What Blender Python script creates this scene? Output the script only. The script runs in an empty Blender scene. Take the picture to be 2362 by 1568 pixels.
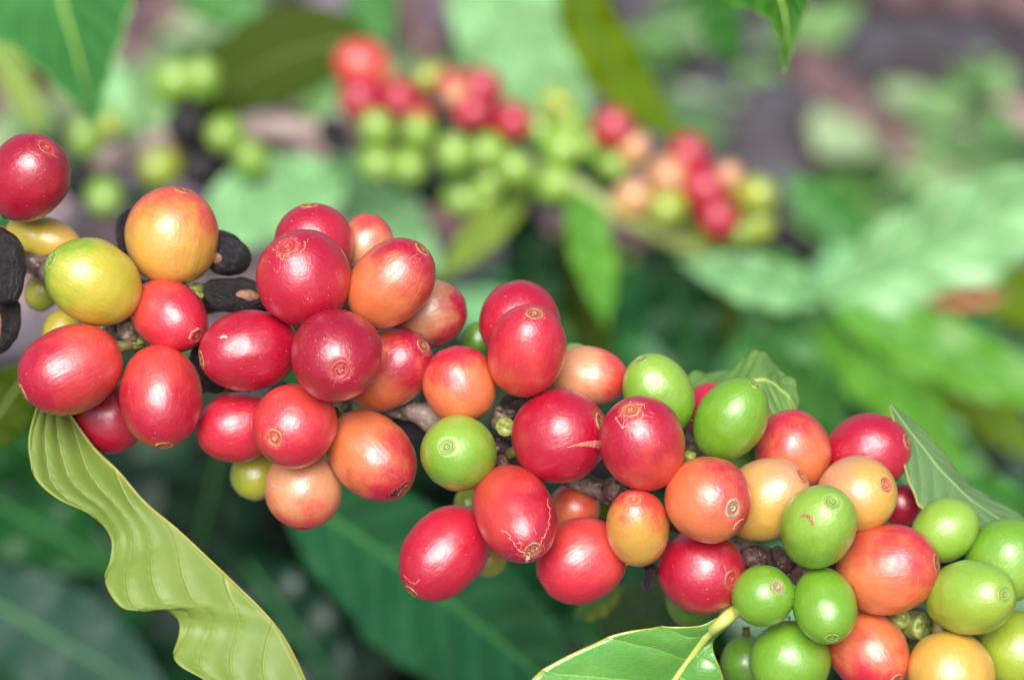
import bpy, bmesh, math, random
from mathutils import Vector, Matrix, Quaternion, noise
R = math.radians
sc = bpy.context.scene
col = sc.collection

# ------------------------------------------------------------------ camera
PITCH = 33.0                      # looking down on to the bush and the ground behind it
CAM = Vector((0, 0, 0.93))
LENS, SENS, D0 = 85.0, 36.0, 0.390
FS = 11.5
IW, IH = 2361.0, 1568.0           # working raster used for measuring the photograph
fwd = Vector((0, math.cos(R(PITCH)), -math.sin(R(PITCH))))
right = Vector((1, 0, 0))
up = right.cross(fwd)
cam_d = bpy.data.cameras.new('camera')
cam = bpy.data.objects.new('camera', cam_d)
col.objects.link(cam)
cam.location = CAM
cam.rotation_euler = (R(90 - PITCH), 0, 0)
cam_d.lens = LENS; cam_d.sensor_width = SENS
cam_d.clip_start = 0.01; cam_d.clip_end = 100
cam_d.dof.use_dof = True
cam_d.dof.focus_distance = 0.381
cam_d.dof.aperture_fstop = FS
sc.camera = cam

# ------------------------------------------------------------------ light
SUN_EL, SUN_AZ = 52.0, -8.0       # behind the camera, a little to the left
w = bpy.data.worlds.new('World'); sc.world = w; w.use_nodes = True
nt = w.node_tree
sky = nt.nodes.new('ShaderNodeTexSky'); sky.sky_type = 'NISHITA'; sky.sun_disc = False
sky.sun_elevation = R(SUN_EL); sky.sun_rotation = R(180 + SUN_AZ)
sky.air_density = 1.0; sky.dust_density = 1.2; sky.ozone_density = 1.0
nt.links.new(sky.outputs[0], nt.nodes['Background'].inputs[0])
nt.nodes['Background'].inputs[1].default_value = 0.05
sun_d = bpy.data.lights.new('sun', 'SUN'); sun_d.energy = 3.4; sun_d.angle = R(42); sun_d.color = (1, 0.965, 0.93)
sun = bpy.data.objects.new('sun', sun_d); col.objects.link(sun)
sdir = Vector((-math.sin(R(SUN_AZ)) * -math.cos(R(SUN_EL)), -math.cos(R(SUN_AZ)) * math.cos(R(SUN_EL)), math.sin(R(SUN_EL))))
sun.rotation_euler = sdir.to_track_quat('Z', 'Y').to_euler()
sc.view_settings.view_transform = 'Standard'; sc.view_settings.look = 'None'
sc.view_settings.gamma = 1; sc.view_settings.exposure = 1.03
sc.cycles.max_bounces = 8

# ------------------------------------------------------------------ helpers
def px(d): return SENS / LENS * d / IW
def P(x, y, d):
    s = px(d)
    return CAM + fwd * d + right * ((x - IW / 2) * s) - up * ((y - IH / 2) * s)
def V(ix, iy, iz): return right * ix - up * iy - fwd * iz
def G(x, y, h=0.0):
    r = (P(x, y, 1) - CAM)
    t = (h - CAM.z) / r.z
    return CAM + r * t
def lin(c):
    c = c / 255.0
    return c / 12.92 if c <= 0.04045 else ((c + 0.055) / 1.055) ** 2.4
def C(r, g, b, k=1.0): return (lin(r) * k, lin(g) * k, lin(b) * k, 1)
def tag(o, label=None, cat=None, group=None, kind=None):
    if label: o['label'] = label
    if cat: o['category'] = cat
    if group: o['group'] = group
    if kind: o['kind'] = kind
    return o
def mesh_obj(name, verts, faces, mat, parent=None, smooth=True, uvs=None):
    me = bpy.data.meshes.new(name)
    me.from_pydata([tuple(v) for v in verts], [], faces)
    if smooth: me.polygons.foreach_set('use_smooth', [True] * len(faces))
    if uvs is not None:
        uvl = me.uv_layers.new(name='UVMap')
        for l in me.loops: uvl.data[l.index].uv = uvs[l.vertex_index]
    me.update()
    o = bpy.data.objects.new(name, me)
    if mat: me.materials.append(mat)
    col.objects.link(o)
    if parent: o.parent = parent
    return o
def catmull(pts, n):
    """resample a list of Vectors evenly in parameter"""
    m = len(pts) - 1
    out = []
    for i in range(n):
        t = i / (n - 1) * m
        k = min(int(t), m - 1); f = t - k
        p1, p2 = pts[k], pts[k + 1]
        p0 = pts[k - 1] if k > 0 else p1 * 2 - p2
        p3 = pts[k + 2] if k + 2 <= m else p2 * 2 - p1
        out.append(0.5 * ((2 * p1) + (p2 - p0) * f + (2 * p0 - 5 * p1 + 4 * p2 - p3) * f * f + (3 * p1 - p0 - 3 * p2 + p3) * f ** 3))
    return out
def tube(pts, rads, seg=12, bump=0.0, seed=0, bfreq=300.0):
    vs, fs = [], []
    n = len(pts)
    prev = None
    for i, p in enumerate(pts):
        t = (pts[min(i + 1, n - 1)] - pts[max(i - 1, 0)]).normalized()
        a = (prev - t * prev.dot(t)) if prev else t.cross(Vector((0.3, 0.2, 1)))
        a.normalize(); prev = a
        b = t.cross(a)
        for k in range(seg):
            an = 2 * math.pi * k / seg
            dr = a * math.cos(an) + b * math.sin(an)
            rr = rads[i]
            q = p + dr * rr
            if bump: q = p + dr * rr * (1 + bump * noise.noise(q * bfreq + Vector((seed, 0, 0))) + bump * 0.5 * noise.noise(q * bfreq * 2.7))
            vs.append(q)
    for i in range(n - 1):
        for k in range(seg):
            k2 = (k + 1) % seg
            fs.append((i * seg + k, i * seg + k2, (i + 1) * seg + k2, (i + 1) * seg + k))
    vs.append(pts[0]); vs.append(pts[-1])
    for k in range(seg):
        fs.append((n * seg, (k + 1) % seg, k))
        fs.append((n * seg + 1, (n - 1) * seg + k, (n - 1) * seg + (k + 1) % seg))
    return vs, fs

class NT:
    def __init__(s, name):
        s.m = bpy.data.materials.new(name); s.m.use_nodes = True
        s.t = s.m.node_tree
        s.b = s.t.nodes['Principled BSDF']; s.out = s.t.nodes['Material Output']
    def n(s, typ, **kw):
        nd = s.t.nodes.new(typ)
        for k, v in kw.items(): setattr(nd, k, v)
        return nd
    def l(s, a, b): s.t.links.new(a, b)
    def set(s, sock, v):
        if hasattr(v, 'is_output'): s.l(v, sock)
        else: sock.default_value = v
    def math(s, op, a, b=0.0, c=0.0, clamp=False):
        nd = s.n('ShaderNodeMath', operation=op); nd.use_clamp = clamp
        s.set(nd.inputs[0], a); s.set(nd.inputs[1], b); s.set(nd.inputs[2], c)
        return nd.outputs[0]
    def mix(s, f, a, b, mode='MIX'):
        nd = s.n('ShaderNodeMix', data_type='RGBA', blend_type=mode)
        s.set(nd.inputs[0], f); s.set(nd.inputs[6], a); s.set(nd.inputs[7], b)
        return nd.outputs[2]
    def rng(s, v, a, b, c=0.0, d=1.0, smooth=True):
        nd = s.n('ShaderNodeMapRange'); nd.interpolation_type = 'SMOOTHSTEP' if smooth else 'LINEAR'
        s.set(nd.inputs[0], v)
        for i, q in enumerate((a, b, c, d)): nd.inputs[i + 1].default_value = q
        return nd.outputs[0]
    def vmap(s, vec, scale=(1, 1, 1), loc=(0, 0, 0)):
        nd = s.n('ShaderNodeMapping'); s.l(vec, nd.inputs[0])
        nd.inputs['Scale'].default_value = scale; nd.inputs['Location'].default_value = loc
        return nd.outputs[0]
    def noise(s, vec, scale, detail=2, rough=0.5):
        nd = s.n('ShaderNodeTexNoise'); s.l(vec, nd.inputs['Vector'])
        nd.inputs['Scale'].default_value = scale; nd.inputs['Detail'].default_value = detail
        nd.inputs['Roughness'].default_value = rough
        return nd.outputs['Fac']
    def voro(s, vec, scale, feature='F1', out='Distance'):
        nd = s.n('ShaderNodeTexVoronoi', feature=feature); s.l(vec, nd.inputs['Vector'])
        nd.inputs['Scale'].default_value = scale
        return nd.outputs[out]

# ------------------------------------------------------------------ cherry skin
def skin_mat(name, c1, c2, gdir, lo=-0.6, hi=0.6, seed=0, scab=0.4, speck=1.0, streak=0.5, gloss=1.0, aratio=1.15, scale=0.007):
    """c1 where the skin points away from gdir, c2 towards it (ripeness), local coordinates in berry radii"""
    k = NT(name)
    tc = k.n('ShaderNodeTexCoord').outputs['Object']
    off = k.vmap(tc, loc=(seed * 1.7, seed * 0.9, seed * 2.3))
    dot = k.n('ShaderNodeVectorMath', operation='DOT_PRODUCT'); k.l(tc, dot.inputs[0]); dot.inputs[1].default_value = gdir
    big = k.noise(off, 1.3, 3, 0.55)
    g = k.math('ADD', dot.outputs['Value'], k.math('MULTIPLY', k.math('SUBTRACT', big, 0.5), 2.6))
    st = k.noise(k.vmap(tc, (8, 8, 0.7), (seed, 0, seed)), 1.6, 4, 0.65)
    g = k.math('ADD', g, k.math('MULTIPLY', k.math('SUBTRACT', st, 0.5), streak * 1.6))
    f = k.rng(g, lo, hi)
    base = k.mix(f, c1, c2)
    # fine mottling of the rind
    fine = k.noise(off, 14, 5, 0.7)
    base = k.mix(k.math('MULTIPLY', k.rng(fine, 0.35, 0.75), 0.2), base, [min(1, q * 1.4 + 0.012) for q in c2[:3]] + [1])
    vstreak = k.noise(k.vmap(tc, (22, 22, 1.2), (0, seed, seed)), 1.4, 3, 0.6)
    base = k.mix(k.math('MULTIPLY', k.rng(vstreak, 0.56, 0.74), 0.25 * streak + 0.05), base, [q * 0.6 for q in c2[:3]] + [1])
    # pale corky specks
    vo = k.voro(off, 6.5)
    sel = k.noise(off, 3.1, 1)
    sp = k.math('MULTIPLY', k.rng(vo, 0.11, 0.06), k.rng(sel, 0.50, 0.56))
    vo2 = k.voro(off, 15)
    sp2 = k.math('MULTIPLY', k.rng(vo2, 0.13, 0.07), k.rng(k.noise(off, 2.2, 1), 0.52, 0.6))
    sp = k.math('MULTIPLY', k.math('MAXIMUM', sp, k.math('MULTIPLY', sp2, 0.7)), 0.55 * speck)
    base = k.mix(sp, base, C(232, 190, 165))
    dk = k.math('MULTIPLY', k.rng(k.voro(k.vmap(off, loc=(7, 3, 1)), 7.5), 0.06, 0.03), k.rng(k.noise(off, 2.5, 1), 0.55, 0.6))
    base = k.mix(k.math('MULTIPLY', dk, 0.7), base, C(70, 40, 30))
    # cork crust and hair cracks round the navel
    sep = k.n('ShaderNodeSeparateXYZ'); k.l(tc, sep.inputs[0])
    rho = k.math('SQRT', k.math('ADD', k.math('MULTIPLY', sep.outputs[0], sep.outputs[0]), k.math('MULTIPLY', sep.outputs[1], sep.outputs[1])))
    top = k.rng(sep.outputs[2], 0.2, 0.5)
    n2 = k.noise(off, 9, 4, 0.7)
    near = k.math('MULTIPLY', k.rng(k.math('ADD', rho, k.math('MULTIPLY', n2, 0.32)), 0.50, 0.36), top)
    crust = k.math('MULTIPLY', near, k.rng(k.noise(off, 26, 4, 0.7), 0.42, 0.6))
    base = k.mix(k.math('MULTIPLY', crust, scab), base, C(214, 160, 130))
    cr = k.voro(k.vmap(off, (1, 1, 0.6)), 2.6, 'DISTANCE_TO_EDGE')
    crk = k.math('MULTIPLY', k.rng(k.math('ADD', cr, k.math('MULTIPLY', fine, 0.03)), 0.034, 0.022), k.rng(k.math('ADD', rho, k.math('MULTIPLY', big, 0.9)), 1.05, 0.8))
    crk = k.math('MULTIPLY', k.math('MULTIPLY', crk, top), k.rng(k.noise(off, 5, 2), 0.48, 0.56))
    base = k.mix(k.math('MULTIPLY', crk, scab * 0.9), base, C(240, 195, 170))
    b = k.b
    k.l(base, b.inputs['Base Color'])
    b.inputs['Subsurface Weight'].default_value = 0.22
    b.inputs['Subsurface Radius'].default_value = (1.0, 0.45, 0.3)
    b.inputs['Subsurface Scale'].default_value = 0.0022 * scale / 0.007
    k.l(k.math('ADD', k.rng(fine, 0.3, 0.7, 0.34, 0.46), k.math('MULTIPLY', crust, 0.3)), b.inputs['Roughness'])
    b.inputs['Specular IOR Level'].default_value = 0.75
    b.inputs['Coat Weight'].default_value = 0.75 * gloss
    k.l(k.rng(k.noise(off, 3, 3), 0.35, 0.65, 0.26, 0.44), b.inputs['Coat Roughness'])
    h = k.math('ADD', k.math('MULTIPLY', fine, 0.35), k.math('ADD', k.math('MULTIPLY', k.noise(off, 4.5, 3), 1.3), k.math('MULTIPLY', k.noise(k.vmap(tc, (9, 9, 0.8), (seed, 2, 3)), 1.5, 3), 0.9)))
    h = k.math('ADD', h, k.math('ADD', k.math('MULTIPLY', sp, 0.8), k.math('MULTIPLY', k.math('ADD', crust, crk), 0.5)))
    bp = k.n('ShaderNodeBump'); bp.inputs['Strength'].default_value = 0.30; bp.inputs['Distance'].default_value = 0.00022 * scale / 0.007
    k.l(h, bp.inputs['Height']); k.l(bp.outputs[0], b.inputs['Normal']); k.l(bp.outputs[0], b.inputs['Coat Normal'])
    return k.m

def navel_mat(name, ca, cb, cc):
    k = NT(name)
    tc = k.n('ShaderNodeTexCoord').outputs['Object']
    sep = k.n('ShaderNodeSeparateXYZ'); k.l(tc, sep.inputs[0])
    rho = k.math('SQRT', k.math('ADD', k.math('MULTIPLY', sep.outputs[0], sep.outputs[0]), k.math('MULTIPLY', sep.outputs[1], sep.outputs[1])))
    nz = k.noise(tc, 14, 3, 0.7)
    rr = k.math('ADD', rho, k.math('MULTIPLY', k.math('SUBTRACT', nz, 0.5), 0.09))
    cr = k.n('ShaderNodeValToRGB'); k.l(k.math('MULTIPLY', rr, 3.4), cr.inputs[0])
    e = cr.color_ramp.elements
    e[0].position = 0.0; e[0].color = [q * 0.45 for q in cb[:3]] + [1]
    e[1].position = 0.98; e[1].color = cc
    for p_, c_ in ((0.12, ca), (0.26, [q * 0.6 for q in cb[:3]] + [1]), (0.38, cb), (0.62, [0.5 * p + 0.5 * q for p, q in zip(cb[:3], cc[:3])] + [1]), (0.80, ca), (0.90, cc)):
        q = e.new(p_); q.color = c_
    base = k.mix(k.math('MULTIPLY', k.rng(k.noise(tc, 30, 4, 0.7), 0.45, 0.7), 0.5), cr.outputs[0], ca)
    k.l(base, k.b.inputs['Base Color']); k.b.inputs['Roughness'].default_value = 0.5
    k.b.inputs['Subsurface Weight'].default_value = 0.2; k.b.inputs['Subsurface Scale'].default_value = 0.001
    bp = k.n('ShaderNodeBump'); bp.inputs['Strength'].default_value = 0.5; bp.inputs['Distance'].default_value = 0.0002
    k.l(k.noise(tc, 24, 4), bp.inputs['Height']); k.l(bp.outputs[0], k.b.inputs['Normal'])
    return k.m
NAV = {
    'red': navel_mat('navel_red', C(186, 98, 80), C(164, 26, 42), C(172, 50, 52)),
    'green': navel_mat('navel_green', C(150, 165, 80), C(112, 140, 52), C(132, 160, 80)),
    'tan': navel_mat('navel_tan', C(200, 140, 98), C(170, 74, 52), C(182, 104, 70)),
    'brown': navel_mat('navel_brown', C(190, 130, 90), C(120, 70, 50), C(170, 110, 80)),
    'grey': navel_mat('navel_grey', C(190, 168, 140), C(140, 104, 84), C(160, 140, 96)),
}
def simple_mat(name, c, rough=0.5, nscale=40, var=0.4, c2=None, bump=0.3, bd=0.0003, spec=0.5, coord='Object'):
    k = NT(name)
    tc = k.n('ShaderNodeTexCoord').outputs[coord]
    nz = k.noise(tc, nscale, 5, 0.65)
    c2 = c2 or [q * 0.45 for q in c[:3]] + [1]
    k.l(k.mix(k.math('MULTIPLY', k.rng(nz, 0.3, 0.7), var * 2, clamp=True), c, c2), k.b.inputs['Base Color'])
    k.b.inputs['Roughness'].default_value = rough; k.b.inputs['Specular IOR Level'].default_value = spec
    if bump:
        bp = k.n('ShaderNodeBump'); bp.inputs['Strength'].default_value = bump; bp.inputs['Distance'].default_value = bd
        k.l(k.noise(tc, nscale * 2, 5), bp.inputs['Height']); k.l(bp.outputs[0], k.b.inputs['Normal'])
    return k.m
M_stalk = simple_mat('stalk_green', C(110, 110, 55), 0.5, 800, 0.5, C(70, 50, 35))

def berry_mesh(ar, seed, seg=80, rings=56, flat=0.965, lump=0.05):
    vs, fs = [], []
    rnd = random.Random(seed)
    o1 = Vector((rnd.uniform(-50, 50), rnd.uniform(-50, 50), 3))
    ga = rnd.uniform(0, 6.28)
    for i in range(1, rings):
        th = math.pi * i / rings
        for j in range(seg):
            ph = 2 * math.pi * j / seg
            rho = math.sin(th) ** 0.94
            z = math.cos(th)
            if z > 0: rho *= 1 - 0.03 * z * z
            else: rho *= 1 + 0.02 * z * z
            p = Vector((rho * math.cos(ph), rho * math.sin(ph), z * ar))
            n1 = noise.noise(p * 0.9 + o1); n2 = noise.noise(p * 2.2 + o1)
            f = 1 + lump * n1 + lump * 0.35 * n2
            # faint meridian ridge where the two seeds meet
            dphi = abs((ph - ga + math.pi / 2) % math.pi - math.pi / 2)
            f += 0.012 * math.exp(-(dphi / 0.10) ** 2) * math.sin(th)
            p = Vector((p.x * f, p.y * f, p.z * (1 + lump * 0.6 * n1)))
            zc = flat * ar
            if p.z > zc: p.z = zc + (p.z - zc) * 0.12
            q = math.hypot(p.x, p.y)
            if z > 0 and q < 0.34: p.z += 0.012 * math.exp(-((q - 0.27) / 0.04) ** 2)
            vs.append(p)
    top = len(vs); vs.append(Vector((0, 0, flat * ar - 0.01)))
    bot = len(vs); vs.append(Vector((0, 0, -ar)))
    for i in range(rings - 2):
        for j in range(seg):
            j2 = (j + 1) % seg
            fs.append((i * seg + j, (i + 1) * seg + j, (i + 1) * seg + j2, i * seg + j2))
    for j in range(seg):
        j2 = (j + 1) % seg
        fs.append((top, j, j2)); fs.append((bot, (rings - 2) * seg + j2, (rings - 2) * seg + j))
    return vs, fs
def navel_mesh(ar, seed, rn=0.25, flat=0.965, sunk=0.0):
    rnd = random.Random(seed)
    z0 = flat * ar + 0.004 - sunk
    prof = [(0.0, 0.006), (0.02, 0.012), (0.04, 0.002), (0.06, 0.018), (0.085, 0.026), (0.105, 0.004), (0.135, -0.004), (0.16, 0.004), (0.19, 0.02), (0.215, 0.03), (0.235, 0.022), (0.25, 0.004), (0.265, -0.03)]
    seg = 40; vs = []; fs = []
    sq = rnd.uniform(0, 3.14)
    for i, (r, z) in enumerate(prof):
        for j in range(seg):
            ph = 2 * math.pi * j / seg
            nn = noise.noise(Vector((math.cos(ph) * 1.5, math.sin(ph) * 1.5, seed * 3.1 + r * 6)))
            rr = r * rn / 0.25 * (1 + 0.06 * math.cos(2 * (ph - sq)) + 0.09 * nn)
            vs.append(Vector((rr * math.cos(ph), rr * math.sin(ph), z0 + z * (1 + 0.9 * nn) * rn / 0.25)))
    for i in range(len(prof) - 1):
        for j in range(seg):
            j2 = (j + 1) % seg
            fs.append((i * seg + j, (i + 1) * seg + j, (i + 1) * seg + j2, i * seg + j2))
    return vs, fs

# palettes: (away colour, towards colour)
CRIM = C(176, 2, 44, .84); DEEP = C(162, 0, 40, .8); RED = C(192, 24, 50, .88); ORED = C(206, 64, 54, .9); ORG = C(214, 116, 66, .9)
PEACH = C(206, 150, 104, .86); YEL = C(206, 162, 66, .86); LEM = C(194, 178, 52, .88); YGR = C(150, 170, 44, .86); GRN = C(108, 156, 34, .9); LGR = C(134, 172, 56, .9); DGR = C(66, 116, 24, .9)
# cx, cy, R(long, apparent), b(short), (ux, uy tip direction in the picture), tip faces camera?, depth mm, colours (from, to), (gx, gy, gz ripeness direction), navel, label
BER = [
 (66,410,104,92, (.5,-.6),1, 9, CRIM,DEEP,(0,-1,0),'red','dark red cherry cut by the left edge of the photo, above a black dried fruit'),
 (100,552,90,52, (.95,.25),0, 19, LEM,YEL,(1,0,0),'tan','narrow yellow cherry under the dark red one at the left edge'),
 (215,650,113,97, (-.74,-.42),1, 2, LEM,GRN,(-.85,-.5,0),'green','yellow cherry with a green tip beside the brown twig at the left', (.0, 1.35)),
 (397,545,114,108, (.27,-.93),1, 6, YEL,ORED,(.3,-1,0),'brown','big yellow cherry blushing orange at its top, in front of the black dried fruits', (-.35, 1.1)),
 (390,728,97,79, (.70,.46),1, 3, ORED,RED,(1,.2,.2),'red','small red cherry right below the big yellow and orange one'),
 (163,853,121,101, (-.86,.42),1, 0, ORED,CRIM,(-.8,.6,.2),'brown','large crimson cherry lying sideways above the long yellow-green leaf'),
 (143,765,52,46, (-.3,.7),0, 18, LEM,LEM,(0,1,0),'tan','yellow cherry mostly hidden between the green-tipped yellow one and a large crimson one'),
 (98,672,48,40, (-.3,.7),0, 24, LEM,YGR,(0,1,0),'tan','yellow cherry in shade below the brown twig at the left'),
 (370,915,119,96, (.12,.93),1, 3, ORED,CRIM,(.1,1,.3),'tan','long red cherry hanging with its navel down, orange at its top'),
 (248,958,92,82, (.5,.75),0, 16, RED,CRIM,(-.3,.5,0),'red','dull red cherry tucked behind the long hanging one'),
 (575,808,115,93, (-.93,.17),1, 1, CRIM,CRIM,(0,1,0),'brown','glossy crimson cherry lying sideways with one pale scab, left in the big cluster'),
 (700,643,113,109, (-.26,-.62),1, -3, RED,CRIM,(-.2,-1,.3),'red','big red cherry with a crusty navel on its upper left, atop the cluster'),
 (724,565,97,93, (-.1,-.95),1, 8, RED,CRIM,(-.8,-.5,.3),'brown','crimson cherry at the very top of the cluster, behind the crusty one'),
 (846,563,70,64, (.1,-.9),0, 17, PEACH,ORED,(.2,-1,0),'red','small orange-red cherry peeping out behind the top of the cluster'),
 (903,652,113,90, (.64,-.66),1, 0, ORG,CRIM,(.8,-.8,0),'brown','orange-red cherry with a pale seam running to its upper right navel'),
 (986,722,92,80, (.85,-.1),0, 10, PEACH,CRIM,(1,.5,-.2),'red','peach and red cherry half hidden at the right rim of the big cluster'),
 (778,820,104,106, (.13,.27),1, -7, CRIM,DEEP,(-.2,-.6,.2),'red','dark crimson cherry facing the viewer with a round navel, centre of the big cluster'),
 (893,851,112,90, (.74,-.46),1, 6, ORG,CRIM,(.8,-.5,.3),'brown','red cherry shading to orange at its lower left, right of the dark crimson one'),
 (545,985,94,82, (-.8,.2),0, 8, RED,RED,(0,1,0),'red','red cherry below the glossy crimson sideways one, left of the ringed orange-red one'),
 (678,982,98,98, (-.38,.26),1, -2, ORED,RED,(0,1,.2),'tan','orange-red cherry with a pale ringed navel at its lower left'),
 (857,1050,116,92, (.66,.68),1, 3, ORG,CRIM,(1,.7,0),'brown','orange cherry turning dark red towards its brown tip at lower right'),
 (700,1128,92,90, (0,.97),1, 7, PEACH,ORED,(0,1,-.2),'red','pale orange cherry with a flat bottom, lowest of the big cluster'),
 (590,1092,62,58, (-.3,.8),0, 20, LEM,YGR,(-.5,.5,0),'green','yellow-green cherry partly behind the pale orange flat-bottomed one'),
 (1061,886,90,85, (-.3,-.85),0, 3, ORG,RED,(-.3,-1,0),'red','red cherry with an orange streaked lower half, directly above the single green one'),
 (1057,1045,87,87, (-.25,-.2),1, 0, GRN,LGR,(-.3,-1,0),'green','round green cherry with a ringed navel, alone among the red ones in the middle'),
 (1198,745,98,94, (-.2,-.8),0, 10, RED,CRIM,(0,-1,0),'red','red cherry behind the top of the tall red one, upper middle'),
 (1215,809,108,90, (.14,-.72),1, -1, ORED,RED,(0,-1,.3),'brown','tall red cherry with its navel at the top, upper middle'),
 (1357,867,92,67, (.93,.1),0, 9, PEACH,ORED,(1,.2,-.2),'red','orange cherry lying sideways behind the tall red one and left of the first green one'),
 (1292,1005,110,109, (.85,-.3),1, 0, CRIM,CRIM,(0,1,0),'brown','deep crimson cherry with a pale torn scar on its right side'),
 (1481,1022,111,101, (-.27,-.68),1, -6, ORED,CRIM,(-.4,-.7,.3),'tan','red cherry with a cracked navel on its upper left, overlapping the scarred crimson one'),
 (1518,909,98,79, (-.42,-.82),1, 4, GRN,LGR,(.2,-1,0),'green','upper left of the two oval green cherries at the top of the right cluster'),
 (1686,967,103,81, (.5,-.78),1, 3, GRN,GRN,(0,-1,0),'green','lower right of the two oval green cherries, tip pointing up to the curled leaf'),
 (1636,948,66,60, (0,-.9),0, 17, RED,RED,(0,-1,0),'red','red cherry showing as a sliver between the two oval green ones'),
 (1828,1040,96,88, (-.25,-.9),0, 8, ORG,RED,(-.3,-1,0),'red','orange-red cherry right of the two oval green ones'),
 (2000,1040,98,88, (.85,-.25),1, 10, RED,CRIM,(-.2,-.8,.2),'brown','crimson cherry touching the grey-green leaf at the upper right of the cluster'),
 (1765,1152,108,90, (.70,-.52),1, 2, YEL,PEACH,(.4,-1,0),'tan','yellow and peach cherry between the orange-red ringed one and the green scarred one'),
 (1634,1153,100,99, (.48,.13),1, -6, ORG,RED,(.8,-.4,.1),'grey','orange-red cherry with a grey navel facing right, above the crimson one'),
 (1470,1217,90,74, (-.13,-.70),1, -3, YEL,ORED,(0,-1,-.1),'tan','small cherry, red at the top and yellow at the bottom, above the dangling black bud'),
 (1617,1317,100,97, (.62,.10),1, 0, CRIM,CRIM,(0,1,0),'red','crimson cherry with its navel facing right, above the glossy leaf stalk'),
 (1887,1214,98,88, (.18,-.56),1, -5, GRN,LGR,(0,-1,.3),'green','green cherry with a small brown curved scar below its navel'),
 (1975,1140,93,88, (.57,-.28),1, 4, YEL,PEACH,(-.6,-.2,0),'tan','pale yellow and peach cherry with an oval tan navel, behind the scarred green one'),
 (2078,1165,50,46, (0,-.9),0, 18, DEEP,DEEP,(0,-1,0),'red','dark red cherry in shade between the peach one and the grey-green leaf'),
 (2046,1312,117,104, (.90,-.15),1, -2, ORG,RED,(.7,-.9,0),'brown','largest orange-red cherry of the right cluster, navel on its right end'),
 (2179,1222,82,70, (.66,-.5),0, 6, LGR,LGR,(0,-1,0),'green','green cherry under the grey-green leaf, right of the large orange-red one'),
 (2326,1290,100,94, (.6,-.5),0, 5, LGR,GRN,(0,-1,0),'green','green cherry cut by the right edge of the photo, under the leaf'),
 (2237,1377,98,88, (.5,-.15),1, -1, YGR,LGR,(0,-1,0),'green','green cherry with its ringed navel facing right, near the right edge'),
 (1760,1374,70,72, (.38,-.38),1, -2, GRN,GRN,(0,-1,0),'grey','small round green cherry with a grey speckled navel, beside the leaf stalk'),
 (1902,1396,86,74, (.08,.72),1, -3, GRN,GRN,(0,-1,0),'green','small green cherry with its navel pointing down, under the scarred green one'),
 (1822,1522,93,92, (.2,-.3),0, 3, GRN,GRN,(0,-1,0),'green','large green cherry cut by the bottom edge of the photo'),
 (2001,1500,100,88, (.5,.56),1, 4, ORG,RED,(-.3,.9,.2),'brown','red cherry cut by the bottom edge, navel at its lower right'),
 (2192,1556,103,100, (.2,.8),0, 0, YEL,YEL,(1,0,0),'tan','golden yellow cherry cut by the bottom edge of the photo'),
 (2346,1502,95,92, (.6,.3),0, 5, YGR,YGR,(0,1,0),'green','yellow-green cherry in the bottom right corner'),
 (1602,1378,72,68, (0,.8),0, 15, DGR,GRN,(0,-1,0),'green','dark green cherry half hidden behind the crimson one, above the glossy leaf'),
 (1722,1530,66,62, (0,.8),0, 16, DGR,GRN,(0,-1,0),'green','dark green cherry in shade at the bottom edge, right of the glossy leaf'),
 (1025,1275,120,92, (-.62,.70),1, 4, RED,CRIM,(-.5,.6,0),'brown','long red cherry pointing down left, lowest of the middle cluster'),
 (1188,1183,114,93, (.28,.54),1, -3, ORED,CRIM,(.6,.6,.1),'brown','red cherry with white hair cracks round its navel and a crumb hanging below'),
 (1340,1293,108,96, (-.75,.45),0, 2, ORED,RED,(-.5,.8,0),'red','plump orange-red cherry right of the hair-cracked one'),
 (1322,1176,66,60, (.4,-.6),0, 15, ORG,ORED,(0,-1,0),'brown','brownish orange cherry in shade under the wet black twig'),
 (1085,1162,42,38, (0,.8),0, 22, YGR,DGR,(0,1,0),'green','small olive cherry peeping out under the single green one'),
 (1128,1285,46,42, (0,.8),0, 22, YEL,YGR,(0,1,0),'green','small yellowish cherry showing under the hair-cracked red one'),
 (1106,785,44,40, (0,-.8),0, 22, DGR,GRN,(0,-1,0),'green','small dark green cherry showing left of the red ones at the upper middle'),
 (1325,835,44,40, (0,-.8),0, 22, GRN,LGR,(0,-1,0),'green','small bright green cherry showing above the orange sideways one'),
]
# settle the depths so that touching fruits touch instead of cutting into each other
MM = px(D0)
st = []
for b in BER:
    ux, uy = b[4]; m = math.hypot(ux, uy)
    if not b[5]: ux, uy, m = ux / m * .995, uy / m * .995, .995
    zc = math.sqrt(max(0, 1 - m * m)) 
    bb = b[3]
    aa = math.sqrt(max(b[2] ** 2 - bb * bb * zc * zc, (0.9 * bb * m) ** 2)) / m if m > 0.42 else bb * 1.12
    aa = min(max(aa, bb * 1.0), bb * 1.75)
    st.append([b[0], b[1], b[6] * 0.001 / MM, aa, bb, Vector((ux, uy, zc)).normalized()])
def rad(s, n):
    c = n.dot(s[5]); return 1 / math.sqrt(c * c / s[3] ** 2 + (1 - c * c) / s[4] ** 2)
for it in range(60):
    for i in range(len(st)):
        for j in range(i + 1, len(st)):
            A, B = st[i], st[j]
            d = Vector((B[0] - A[0], B[1] - A[1], -(B[2] - A[2])))
            L = d.length
            if L > 260: continue
            n = d / L
            need = (rad(A, n) + rad(B, n)) * 0.965
            if L < need:
                dxy2 = d.x ** 2 + d.y ** 2
                want = math.sqrt(max(need * need - dxy2, 0))
                have = abs(B[2] - A[2]); sg = 1 if B[2] >= A[2] else -1
                ad = (want - have) * 0.5 * 0.5
                # the farther one gives way more
                if sg > 0: A[2] -= ad * 0.5; B[2] += ad * 1.5
                else: A[2] += ad * 1.5; B[2] -= ad * 0.5
berries = []
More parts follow.
